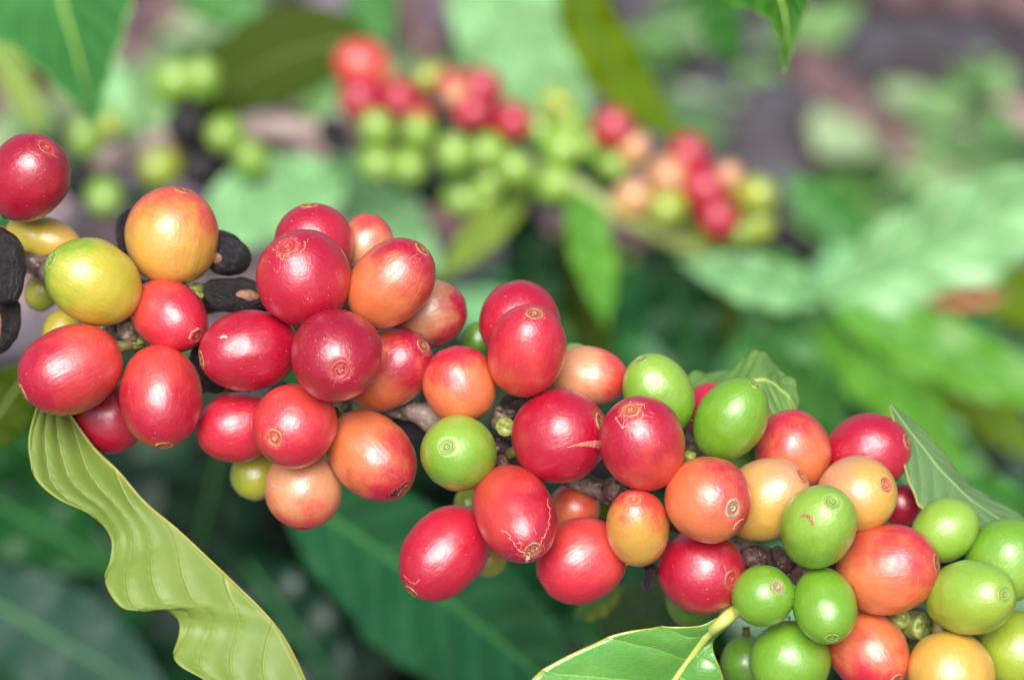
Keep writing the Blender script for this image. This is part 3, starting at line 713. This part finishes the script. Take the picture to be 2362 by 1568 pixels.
# generic leaf from base and tip
rnd = random.Random(7)
def prof(v): return (math.sin(math.pi * v ** 0.85) ** 0.85) * (1 - 0.35 * max(0, v - 0.75) / 0.25)
def gleaf(base, tip, hw, lm, roll=0, fold=12, bend=0.0, sag=0.0, wav=0.12, wl=1.0, wr=1.0, label=None, group='blurred leaves behind the cherries', nw=4, NV=50, NU=8, ribmat=None, rib=0.0010, link_cat='leaf', ph=0.0):
    b = Vector(base); t = Vector(tip)
    n = 14
    Mi, Li, Ri = [], [], []
    dmid = (b.z + t.z) / 2
    din = Vector((t.x - b.x, t.y - b.y)); Ln = din.length; pr = Vector((-din.y, din.x)) / Ln
    for i in range(n):
        v = i / (n - 1)
        bow = 4 * v * (1 - v)
        x = b.x + din.x * v + pr.x * bend * Ln * bow
        y = b.y + din.y * v + pr.y * bend * Ln * bow
        d = b.z + (t.z - b.z) * v + sag * bow
        Mi.append(P(x, y, d))
    for i in range(n):
        v = i / (n - 1)
        T = (Mi[min(i + 1, n - 1)] - Mi[max(i - 1, 0)]).normalized()
        S = T.cross(-fwd).normalized(); N = S.cross(T).normalized()
        if N.dot(-fwd) < 0: N = -N
        wq = hw * px(dmid) * max(prof(v), 0.02)
        for sg, lst, ww in ((-1, Li, wl), (1, Ri, wr)):
            an = R(roll) * sg + R(fold)
            wob = 1 + 0.5 * wav * math.sin(2 * math.pi * nw * v + (1.3 if sg > 0 else 0) + ph)
            up_ = wav * 1.5 * math.sin(2 * math.pi * nw * v + (2.5 if sg > 0 else 0.6) + ph)
            lst.append(Mi[i] + (S * sg * math.cos(an) + N * math.sin(an)) * wq * ww * wob + N * wq * up_)
    o = surf('coffee_leaf', Li, Mi, Ri, lm, puck=0.0016, rib=rib, NV=NV, NU=NU, ribmat=ribmat or M_ribd, thick=0.0004)
    if label: tag(o, label, link_cat, group)
    return o
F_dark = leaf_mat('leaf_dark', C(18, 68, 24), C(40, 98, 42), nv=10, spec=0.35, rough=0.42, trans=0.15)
F_teal = leaf_mat('leaf_teal', C(24, 80, 40), C(52, 112, 64), nv=10, kk=0.16, rough=0.38, trans=0.1, vstr=0.6, vw=0.12, var=0.1)
F_blue = leaf_mat('leaf_blue_green', C(20, 58, 42), C(30, 72, 52), nv=9, rough=0.5, trans=0.05, var=0.05, spec=0.3, vstr=0.3)
F_fresh = leaf_mat('leaf_fresh', C(90, 154, 40), C(134, 186, 84), nv=7, rough=0.38, trans=0.3, coat=0.1, spec=0.4, vw=0.1, vstr=0.9)
F_mid = leaf_mat('leaf_mid', C(54, 118, 40), C(100, 160, 70), nv=9, rough=0.32, trans=0.2)
F_sky_pale = leaf_mat('leaf_pale_sky_sheen', C(132, 186, 122), C(164, 206, 146), nv=7, rough=0.36, trans=0.2, coat=0.15, var=0.2, vw=0.12, vstr=0.9, spec=0.4)  # sky reflection painted into the blade as a whiter green
F_olive = leaf_mat('leaf_olive', C(66, 88, 4), C(76, 98, 8), nv=9, rough=0.6, trans=0.45, spec=0.2, var=0.15)
F_lime = leaf_mat('leaf_lime', C(116, 146, 4), C(150, 180, 40), nv=9, rough=0.5, trans=0.5, spec=0.3)
F_shade = leaf_mat('leaf_shade_dark', C(8, 42, 22), C(20, 64, 34), nv=9, rough=0.36, trans=0.1)  # shade among the foliage painted in as a near-black green
F_yel = leaf_mat('leaf_yellowing', C(140, 166, 60), C(160, 180, 84), nv=9, rough=0.45, trans=0.3)
# top left leaf, nearly sharp
def c3(l): return [P(x, y, d) for x, y, d in l]
FT = leaf_mat('leaf_top_left', C(62, 124, 62), C(92, 152, 76), nv=7, kk=0.25, rough=0.34, trans=0.25, margin=C(120, 170, 70))
o = surf('coffee_leaf', c3([(-140,-200,0.610),(-120,-60,0.610),(-60,60,0.610),(20,110,0.605),(90,165,0.600),(150,225,0.600),(190,262,0.598),(214,300,0.596)]),
         c3([(70,-300,0.630),(100,-160,0.630),(128,-60,0.625),(145,10,0.620),(165,80,0.615),(185,150,0.610),(203,220,0.605),(216,300,0.597)]),
         c3([(300,-300,0.600),(330,-150,0.595),(325,-60,0.595),(308,0,0.595),(290,70,0.595),(262,150,0.595),(238,230,0.597),(218,300,0.597)]), FT, puck=0.0012, rib=0.0006, NV=80, ribmat=M_rib)
tag(o, 'dark green leaf hanging tip down in the top left corner', 'leaf', 'blurred leaves behind the cherries')
FR = leaf_mat('leaf_top_right', C(66, 132, 44), C(120, 168, 60), nv=6, kk=0.3, rough=0.3, trans=0.4, margin=C(110, 160, 40))
o = surf('coffee_leaf', c3([(1500,-180,.46),(1560,-80,.46),(1620,-30,.46),(1680,8,.462),(1735,28,.464),(1775,52,.466),(1797,100,.468),(1806,168,.47)]),
         c3([(1700,-300,.48),(1740,-180,.48),(1770,-90,.478),(1795,-20,.476),(1806,20,.474),(1812,60,.473),(1812,110,.472),(1808,168,.47)]),
         c3([(1900,-260,.46),(1915,-150,.462),(1895,-80,.464),(1868,-10,.466),(1856,30,.468),(1842,75,.47),(1826,120,.47),(1809,168,.47)]), FR, puck=0.0012, rib=0.0006, NV=70, ribmat=M_rib)
tag(o, 'green leaf tip hanging down from the top edge, right of the middle', 'leaf', 'blurred leaves behind the cherries')

F_dead = leaf_mat('leaf_withered', C(176, 112, 78), C(196, 140, 100), nv=8, rough=0.6, trans=0.1)
GL = [
 # base, tip, halfwidth, material, kwargs, label
 ((640,1120,.64),(1420,1720,.54),185,F_teal,dict(roll=-8,fold=14,bend=-.03,wav=.06,rib=.0012),'large blue-green leaf with clear side veins below the middle clusters'),
 ((-120,1330,.72),(420,1640,.70),130,F_blue,dict(roll=12,fold=8,wav=.06),'blue-green blurred leaf in the bottom left corner'),
 ((-180,830,.70),(260,1180,.74),130,F_dark,dict(roll=-25,fold=6),'deep green blurred leaf left of the wavy yellow-green leaf'),
 ((-150,1080,.76),(300,1330,.72),105,F_dark,dict(roll=15),'dark green blurred leaf just above the bottom left corner leaf'),
 ((860,95,.84),(440,300,.84),120,F_olive,dict(roll=-10,fold=4,bend=.12,wav=.03,wl=.9),'dark olive leaf left of the blurred red fruits at the top'),
 ((1060,-160,.92),(1360,330,.96),150,F_sky_pale,dict(roll=0,fold=10,wav=.05),'large pale green leaf at the top edge behind the blurred fruits'),
 ((1300,-120,.80),(1600,340,.84),78,F_lime,dict(roll=20,fold=4,bend=.10,wav=.10),'narrow yellow-green leaf slanting from the top edge to the blurred red fruits'),
 ((800,400,.84),(420,560,.80),115,F_sky_pale,dict(roll=-15,fold=14,wav=.08),'striped green leaf behind the big yellow and orange cherry'),
 ((760,360,.88),(1020,640,.84),85,F_sky_pale,dict(roll=10,fold=10),'pale blurred leaf above the small orange-red cherry'),
 ((1230,420,.84),(1000,650,.80),42,F_yel,dict(roll=10,fold=4,wav=.05),'narrow yellowish leaf slanting down under the blurred green fruits'),
 ((1330,420,.82),(1400,760,.78),54,F_fresh,dict(roll=15,fold=10),'fresh green leaf hanging straight down in the centre background'),
 ((1200,470,.90),(1260,820,.88),70,F_dark,dict(roll=20),'dark green leaf hanging behind the tall red cherry'),
 ((1290,520,.94),(1420,900,.92),60,F_olive,dict(roll=-20),'olive leaf hanging in the dark gap of the centre background'),
 ((1520,540,.86),(1640,940,.88),85,F_dark,dict(roll=0),'dark hanging leaf above the curled soft green leaf'),
 ((1900,690,.84),(1560,600,.80),60,F_sky_pale,dict(roll=0,fold=15),'pale leaf under the blurred red fruits at the right'),
 ((1900,690,.84),(2520,360,.80),135,F_sky_pale,dict(roll=-12,fold=12,wav=.08,bend=.03),'very large pale mint leaf reaching to the right edge'),
 ((1910,700,.84),(2500,960,.80),88,F_fresh,dict(roll=18,fold=14,wav=.1),'fresh green leaf slanting down to the right edge below the mint leaf'),
 ((1860,690,.86),(1780,1000,.84),105,F_mid,dict(roll=0,fold=10,bend=.1),'broad mid green leaf hanging above the orange-red cherries at the right'),
 ((1880,720,.86),(2240,1060,.78),85,F_fresh,dict(roll=-20,fold=10,wl=.8),'fresh green leaf pointing down right behind the crimson cherry'),
 ((2050,760,.88),(2420,1080,.86),70,F_lime,dict(roll=10),'bright lime leaf at the right edge above the grey-green leaf'),
 ((1690,640,.88),(1600,900,.88),52,F_lime,dict(roll=30),'narrow lime leaf edge hanging in the background right of the centre'),
 ((2000,560,.92),(1800,400,.92),60,F_mid,dict(roll=10),'mid green leaf above the mint leaf, beside the yellow-green blurred fruits'),
 ((1890,700,.86),(1720,560,.84),48,F_mid,dict(roll=-20),'short green leaf between the blurred fruits and the mint leaf'),
 ((2220,600,.95),(2480,780,.92),70,F_lime,dict(roll=0),'lime leaf at the right edge under the mint leaf'),
 ((180,90,.86),(300,330,.84),62,F_sky_pale,dict(roll=20,fold=16),'pale bluish leaf behind the right side of the top left leaf'),
 ((-30,60,.78),(110,330,.78),36,F_yel,dict(roll=10),'yellow-green stalk-like leaf at the left edge under the top left leaf'),
 ((820,-60,.95),(900,110,.95),60,F_mid,dict(roll=0),'small green leaf at the top edge left of the large pale one'),
 ((380,-60,1.0),(640,60,1.0),70,F_mid,dict(roll=10),'blurred green leaf at the top edge right of the top left leaf'),
 ((1620,-60,.95),(1700,160,.98),55,F_mid,dict(roll=0),'blurred green leaf left of the hanging leaf tip at the top'),
 ((640,820,.78),(960,1300,.84),120,F_dark,dict(roll=20),'dark green leaf behind the lower part of the big cluster'),
 ((520,1000,.74),(420,1400,.82),110,F_shade,dict(roll=-10),'leaf coloured very dark for shade, right of the wavy yellow-green leaf'),
 ((560,1290,.80),(820,1640,.76),95,F_shade,dict(roll=10),'leaf coloured very dark for shade at the bottom edge left of the large blue-green leaf'),
 ((1380,1480,.66),(1640,1330,.50),95,F_mid,dict(roll=15,fold=8),'green leaf behind the glossy leaf, below the plump orange-red cherry'),
 ((1330,1420,.47),(1440,1350,.45),34,F_yel,dict(roll=15,fold=8,NV=30),'small yellow-green leaf tip below the plump orange-red cherry'),
 ((1120,1330,.70),(1330,1640,.70),90,F_dark,dict(roll=-15),'dark green leaf below the plump orange-red cherry'),
 ((20,480,.80),(-120,820,.74),90,F_teal,dict(roll=0),'blue-green leaf behind the black dried fruits at the left edge'),
 ((300,440,.86),(520,640,.84),60,F_shade,dict(roll=10),'leaf coloured dark for shade behind the black sliver beside the big yellow cherry'),
 ((1000,560,.92),(820,480,.90),50,F_lime,dict(roll=10),'lime leaf tip just above the small orange-red cherry'),
 ((2200,1100,.60),(2560,1330,.56),70,F_mid,dict(roll=-10),'green leaf behind the green cherry at the right edge'),
 ((2280,1400,.44),(2460,1440,.44),60,F_sky_pale,dict(roll=0,NV=30),'pale leaf scrap between the two green cherries at the right edge'),
 ((1330,1180,.44),(1460,1120,.43),40,F_lime,dict(roll=0,NV=30),'bright yellow-green leaf scrap behind the wet black twig'),
 ((2090,1120,.44),(2060,1060,.44),30,F_mid,dict(roll=0,NV=30),'small green leaf scrap between the crimson cherry and the grey-green leaf'),
 ((2330,670,.76),(2130,700,.78),34,F_dead,dict(roll=25,fold=20),'withered orange-brown leaf near the right edge below the mint leaf'),
 ((1260,330,.875),(770,400,.88),120,F_shade,dict(roll=0),'dark leaf added as shade in the gap behind the blurred green fruits at the left'),  # dark leaves added for the shadow behind the blurred fruits
 ((1240,330,.89),(1080,560,.88),75,F_shade,dict(roll=10),'dark leaf added as shade behind the lowest blurred green fruit of the left bunch'),
 ((1440,360,.88),(1230,440,.88),80,F_shade,dict(roll=0),'dark leaf added as shade behind the middle bunch of blurred green fruits'),
 ((1960,820,.95),(2100,1010,.95),110,F_shade,dict(roll=0),'dark leaf added as shade in the gap between the pale leaves at the right'),  # dark leaves added to stand for the shaded gaps
 ((2250,840,.96),(2460,1130,.96),120,F_shade,dict(roll=0),'dark leaf added as shade behind the pale leaves at the right edge'),
 ((1960,1000,.70),(1760,800,.80),60,F_mid,dict(roll=20),'mid green leaf curling up behind the right cluster'),
 ((-60,1040,.50),(90,820,.50),75,F_olive,dict(roll=0),'olive leaf left of the large crimson cherry, at the left edge'),
]
for b_, t_, hw, lm, kw, lab in GL:
    kw.setdefault('rib', 0.0008)
    gleaf(b_, t_, hw, lm, label=lab, ph=rnd.uniform(0, 6), ribmat=M_ribo if lm is F_olive else None, **kw)

# ------------------------------------------------------------------ back branch with its fruits
M_pale_bark = simple_mat('pale_bark', C(176, 158, 148), 0.6, 90, 0.35, C(110, 88, 80), 0.5, 0.001)
M_green_bark = simple_mat('green_bark', C(150, 160, 96), 0.5, 90, 0.3, C(110, 130, 60), 0.3, 0.001)
bb_ = [(215,372,.86),(300,350,.86),(420,315,.85),(600,300,.84),(780,305,.83),(960,335,.85),(1120,370,.85),(1280,400,.83)]
vs, fs = tube(catmull(c3(bb_), 100), [0.0058 - 0.0032 * i / 99 for i in range(100)], 16, 0.12, 1, 90)
o = mesh_obj('back_branch', vs, fs, M_pale_bark); tag(o, 'blurred pale brown branch behind, left of the background fruits', 'branch')
vs, fs = tube(catmull(c3([(1280,400,.82),(1420,490,.82),(1560,560,.83),(1720,630,.84),(1900,690,.85),(2130,760,.86),(2420,900,.88)]), 90), [0.0034 - 0.001 * i / 89 for i in range(90)], 16, 0.05, 1, 90)
o2 = mesh_obj('green_end', vs, fs, M_green_bark, o); o2['label'] = 'green younger end of the blurred branch'
palm = {}
def bmat(nm, c1, c2, s):
    if nm not in palm: palm[nm] = skin_mat('back_cherry_' + nm, c1, c2, (0.2, 0.2, 1), seed=s, scab=0.2, speck=0.3)
    return palm[nm]
COLS = {'r': ('crimson', RED, CRIM), 'o': ('orange', PEACH, ORED), 'g': ('green', GRN, LGR), 'y': ('yellow_green', LEM, YGR), 'p': ('peach', YEL, PEACH), 'k': None}
BB = [
 (848,158,54,'o',0,'orange-red blurred fruit, topmost of the left background bunch'),
 (828,226,48,'r',-6,'red blurred fruit right under the topmost orange-red one'),
 (925,222,46,'r',0,'red blurred fruit second from the left in the background bunch'),
 (957,262,38,'o',4,'orange blurred fruit above the first row of blurred green ones'),
 (995,188,36,'y',10,'yellow-green blurred fruit between the two groups of red ones'),
 (1046,190,42,'r',4,'dull red blurred fruit right of the yellow-green one'),
 (1042,222,28,'p',-4,'yellowish blurred fruit in front of the dull red one'),
 (1118,212,50,'r',4,'big red blurred fruit at the top right of the background bunch'),
 (1088,262,46,'r',-6,'red blurred fruit in front of the big red one'),
 (1176,292,42,'r',0,'red blurred fruit at the right end of the red group'),
 (1128,290,36,'r',8,'red blurred fruit between the two right-hand red ones'),
 (874,308,42,'g',-4,'blurred green fruit, first of the upper green row'),
 (956,302,42,'g',-2,'blurred green fruit, second of the upper green row'),
 (1038,344,44,'g',-8,'round blurred green fruit in the middle of the bunch'),
 (1132,338,38,'g',0,'blurred green fruit below the red group'),
 (866,390,45,'g',-4,'blurred green fruit, first of the lower green row'),
 (946,392,45,'g',-2,'blurred green fruit, second of the lower green row'),
 (1118,408,38,'g',2,'blurred green fruit, third of the lower green row'),
 (1190,394,40,'g',-2,'pale blurred green fruit at the right end of the lower green row'),
 (1052,458,38,'g',4,'lowest blurred green fruit of the left background bunch'),
 (1120,462,28,'g',8,'small blurred green fruit beside the brown spot'),
 (1282,232,36,'y',4,'pale green blurred fruit standing above the middle bunch'),
 (1312,288,36,'g',2,'blurred green fruit below the pale green standing one'),
 (1250,292,34,'g',8,'blurred green fruit behind, left of the middle bunch'),
 (1286,352,40,'g',0,'blurred green fruit in the middle of the middle bunch'),
 (1288,440,44,'g',-2,'lowest blurred green fruit of the middle bunch'),
 (1345,330,30,'g',6,'small blurred green fruit left of the lone red one'),
 (1417,297,42,'r',-2,'lone red blurred fruit at the top of the right background bunch'),
 (1374,322,30,'p',6,'peach blurred fruit left under the lone red one'),
 (1462,352,40,'p',2,'peach blurred fruit right under the lone red one'),
 (1415,378,40,'g',6,'blurred green fruit under the lone red one'),
 (1592,362,46,'r',0,'red blurred fruit, topmost of the red pile at the right'),
 (1542,402,40,'p',-2,'yellow-peach blurred fruit left of the red pile'),
 (1622,420,46,'r',-4,'red blurred fruit in the middle of the red pile'),
 (1585,440,36,'r',6,'dark red blurred fruit hidden inside the red pile'),
 (1470,455,44,'p',-4,'golden orange blurred fruit at the lower left of the right bunch'),
 (1550,468,42,'y',-4,'yellow blurred fruit left of the lowest red one'),
 (1644,498,46,'r',-4,'red blurred fruit, lowest of the red pile'),
 (1682,404,34,'p',4,'yellowish blurred fruit right of the red pile'),
 (1742,448,42,'y',0,'yellow-green blurred fruit at the right end of the bunch'),
 (1757,530,38,'y',2,'lowest yellow-green blurred fruit at the right end'),
 (1690,545,32,'g',6,'small blurred green fruit under the lowest red one'),
 (1700,470,32,'g',10,'blurred green fruit between the red pile and the yellow-green end'),
 (412,182,44,'g',2,'blurred green fruit, left one of the pair above the pale branch'),
 (456,190,40,'g',-2,'blurred green fruit, right one of the pair above the pale branch'),
 (530,318,44,'g',-4,'blurred green fruit on the pale branch right of the black one'),
 (588,372,38,'g',-2,'blurred green fruit under the pale branch'),
 (380,388,44,'y',-4,'olive blurred fruit above the big yellow and orange cherry'),
 (232,458,40,'g',-2,'blurred green fruit right of the dark red cherry at the left'),
 (190,318,36,'g',4,'blurred green fruit left under the tip of the top left leaf'),
 (250,296,34,'y',2,'yellow-green blurred fruit right of the tip of the top left leaf'),
 (442,300,48,'k',0,'black blurred dried fruit on the pale branch'),
 (452,372,52,'k',4,'black blurred dried fruit below the first black one'),
 (500,400,46,'k',10,'black blurred dried fruit between the black and the green ones'),
 (775,318,38,'k',4,'black blurred dried fruit at the right end of the pale branch'),
 (176,418,46,'k',6,'black blurred dried fruit behind the dark red cherry at the left'),
]
bproto = {}
for i, (x, y, r_, c, z, lab) in enumerate(BB):
    if c not in bproto:
        vs, fs = berry_mesh(1.15, 200 + len(bproto), 36, 26)
        me = mesh_obj('tmp', vs, fs, M_dried if c == 'k' else bmat(*COLS[c], len(bproto) * 3.0))
        bproto[c] = me.data; bpy.data.objects.remove(me)
    dep = 0.82 + z * .001
    nm = 'dried_fruit' if c == 'k' else 'coffee_cherry'
    o = bpy.data.objects.new(nm, bproto[c]); col.objects.link(o)
    r_ *= rnd.uniform(.88, 1.14)
    o.location = P(x + rnd.uniform(-13, 13), y + rnd.uniform(-13, 13), dep + rnd.uniform(-.004, .004)); o.rotation_mode = 'QUATERNION'
    ax = V(rnd.uniform(-.6, .6), rnd.uniform(-.9, .5), rnd.uniform(.3, .9))
    o.rotation_quaternion = ax.to_track_quat('Z', 'Y')
    o.scale = (r_ * 1.06 * px(dep),) * 3
    tag(o, lab, 'dried fruit' if c == 'k' else 'coffee cherry', 'blurred fruits on the back branch')

# ------------------------------------------------------------------ ground
k = NT('soil')
tc = k.n('ShaderNodeTexCoord').outputs['Object']
n1 = k.noise(tc, 5, 4, 0.6); n2 = k.noise(k.vmap(tc, (1, 1.8, 1), (3, 1, 0)), 9, 4, 0.6); n3 = k.noise(tc, 60, 5, 0.7)
cb = k.mix(k.rng(n1, 0.4, 0.6), C(80, 64, 64), C(88, 82, 94))
cb = k.mix(k.rng(n2, 0.5, 0.62), cb, C(140, 108, 96))
cb = k.mix(k.math('MULTIPLY', k.rng(n3, 0.4, 0.7), 0.5), cb, C(60, 46, 44))
k.l(cb, k.b.inputs['Base Color']); k.b.inputs['Roughness'].default_value = 0.8
bp = k.n('ShaderNodeBump'); bp.inputs['Strength'].default_value = 0.8; bp.inputs['Distance'].default_value = 0.01
k.l(n3, bp.inputs['Height']); k.l(bp.outputs[0], k.b.inputs['Normal'])
vs, fs = [], []
N = 160
for i in range(N + 1):
    for j in range(N + 1):
        x = (i / N - .5); y = (j / N - .5)
        X = 3 * x + 120 * x ** 5 * 4; Y = 3 * y + 120 * y ** 5 * 4 + 1.4
        h = 0.02 * noise.noise(Vector((X * 4, Y * 4, 0))) + 0.01 * noise.noise(Vector((X * 14, Y * 14, 3)))
        vs.append(Vector((X, Y, h - 0.02)))
for i in range(N):
    for j in range(N):
        fs.append((i * (N + 1) + j, (i + 1) * (N + 1) + j, (i + 1) * (N + 1) + j + 1, i * (N + 1) + j + 1))
g = mesh_obj('ground', vs, fs, k.m); tag(g, kind='structure')
# litter and weeds: nobody could count them
def scatter(name, mats, count, region, size, hmin, hmax, seed, upness=0.9, label=None, wr=0.45, clump=None):
    rn = random.Random(seed)
    vs, fs, mi = [], [], []
    for q in range(count):
        if clump:
            cx, cy, cr = rn.choice(clump); x = rn.gauss(cx, cr); y = rn.gauss(cy, cr * 0.7)
        else:
            x = rn.uniform(region[0], region[1]); y = rn.uniform(region[2], region[3])
        c = G(x, y, rn.uniform(hmin, hmax)) if True else None
        s = rn.uniform(*size)
        nrm = Vector((rn.gauss(0, 1 - upness), rn.gauss(0, 1 - upness), 1)).normalized()
        a = rn.uniform(0, 6.28)
        t = nrm.orthogonal().normalized(); t = Matrix.Rotation(a, 3, nrm) @ t; bt = nrm.cross(t)
        cv = rn.uniform(-.3, .3); base = len(vs)
        for i in range(5):
            v = i / 4; wd = wr * s * (math.sin(math.pi * (0.08 + 0.86 * v)) ** 0.8) * (1 + rn.uniform(-.1, .1))
            for sg in (-1, 0, 1):
                vs.append(c + t * (s * (v - .5)) + bt * (wd * sg * .5) + nrm * (s * cv * (v - .5) ** 2 * 2 + abs(sg) * wd * .25 * rn.uniform(-.3, 1)))
        for i in range(4):
            for j in range(2):
                fs.append((base + i * 3 + j, base + i * 3 + j + 1, base + i * 3 + j + 4, base + i * 3 + j + 3))
        m_ = rn.randrange(len(mats)); mi += [m_] * 8
    o = mesh_obj(name, vs, fs, mats[0])
    for m_ in mats[1:]: o.data.materials.append(m_)
    o.data.polygons.foreach_set('material_index', mi)
    tag(o, label, None, None, 'stuff')
    return o
def sm(nm, c, r_=0.6, tr=0): return simple_mat(nm, c, r_, 60, 0.25, None, 0.2, 0.001)
Lt = [sm('litter_brown', C(120, 92, 90)), sm('litter_grey', C(96, 90, 96), 0.7), sm('litter_violet', C(66, 58, 64), 0.7), sm('litter_pink', C(176, 142, 142)), sm('litter_dark', C(58, 46, 54)), sm('litter_soft', C(128, 112, 124))]
scatter('leaf_litter', Lt, 900, (-500, 2900, -700, 1900), (0.06, 0.16), -0.02, 0.015, 3, 0.88)
Wd = [sm('weed_green', C(116, 152, 92), 0.4), sm('weed_pale', C(156, 178, 130), 0.4), sm('weed_mid', C(88, 132, 66), 0.4)]
scatter('ground_weeds', Wd, 170, None, (0.03, 0.07), 0.0, 0.05, 5, 0.75, wr=0.8, clump=[(480,70,60),(600,60,40),(1530,100,40),(1720,190,45),(1620,250,40),(2130,270,50),(2250,200,40),(2300,330,50),(2100,420,45),(1850,70,30),(330,230,50),(700,170,50),(980,180,40),(1860,480,50),(2050,500,40),(100,300,60),(1600,10,40),(2230,400,40),(2010,300,30)])
# low shrub layer under and behind the front branch, shade painted into its colours
Us = [sm('shade_green_a', C(14, 56, 28), 0.5), sm('shade_green_b', C(8, 34, 18), 0.55), sm('shade_green_c', C(24, 74, 32), 0.5), sm('shade_brown', C(30, 26, 26), 0.8)]
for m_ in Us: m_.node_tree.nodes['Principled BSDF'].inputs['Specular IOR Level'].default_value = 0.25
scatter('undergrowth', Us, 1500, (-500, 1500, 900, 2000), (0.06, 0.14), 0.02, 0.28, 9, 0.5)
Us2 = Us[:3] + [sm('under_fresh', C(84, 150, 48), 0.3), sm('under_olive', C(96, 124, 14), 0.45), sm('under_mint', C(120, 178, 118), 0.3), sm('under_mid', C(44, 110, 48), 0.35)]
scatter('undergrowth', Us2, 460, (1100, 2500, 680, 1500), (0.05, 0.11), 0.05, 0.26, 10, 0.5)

# stones and sticks on the ground
M_stone = simple_mat('blue_grey_stone', C(86, 84, 94), 0.8, 9, 0.7, C(50, 42, 42), 0.5, 0.004)
def stone(x, y, rx, ry, lab, rz=0, seed=0):
    bm = bmesh.new(); bmesh.ops.create_icosphere(bm, subdivisions=4, radius=1)
    for v in bm.verts:
        n_ = 1 + .28 * noise.noise(v.co * 1.1 + Vector((seed, 0, 0))) + .1 * noise.noise(v.co * 3 + Vector((seed, 3, 0)))
        v.co *= n_; v.co.x *= rx; v.co.y *= ry; v.co.z *= min(rx, ry) * .45
    me = bpy.data.meshes.new('stone'); bm.to_mesh(me); bm.free()
    me.polygons.foreach_set('use_smooth', [True] * len(me.polygons)); me.materials.append(M_stone)
    o = bpy.data.objects.new('stone', me); col.objects.link(o); o.location = G(x, y, 0); o.rotation_euler.z = rz
    tag(o, lab, 'stone', 'stones on the ground')
stone(1750, 330, .115, .12, 'large flat blue-grey stone on the ground right of the blurred red fruits', .3, 1)
stone(1650, 90, .085, .07, 'small blue-grey stone near the top edge, left of the hanging leaf tip', .8, 2)
stone(2050, 160, .20, .075, 'long grey-violet stone on the ground at the upper right', -.2, 5)
stone(2340, 200, .05, .05, 'pale stone at the right edge', 0, 7)
M_stick = simple_mat('dead_stick', C(120, 92, 90), 0.7, 30, 0.4, C(70, 52, 52), 0.6, 0.003)
for (x0, y0, x1, y1, r_, lab) in ((1830, 200, 2100, 430, .02, 'brown dead stick slanting on the ground above the mint leaf'), (900, -40, 1010, 230, .012, 'dark stick on the ground left of the large pale leaf'), (1980, 20, 2380, 60, .016, 'reddish brown stick on the ground along the top right edge')):
    a_, b_ = G(x0, y0, .02), G(x1, y1, .02)
    vs, fs = tube([a_.lerp(b_, i / 19) + Vector((0, 0, .02)) + Vector((0, .01 * math.sin(i), 0)) for i in range(20)], [r_] * 20, 12, .15, 2, 20)
    tag(mesh_obj('dead_stick', vs, fs, M_stick), lab, 'stick', 'sticks on the ground')
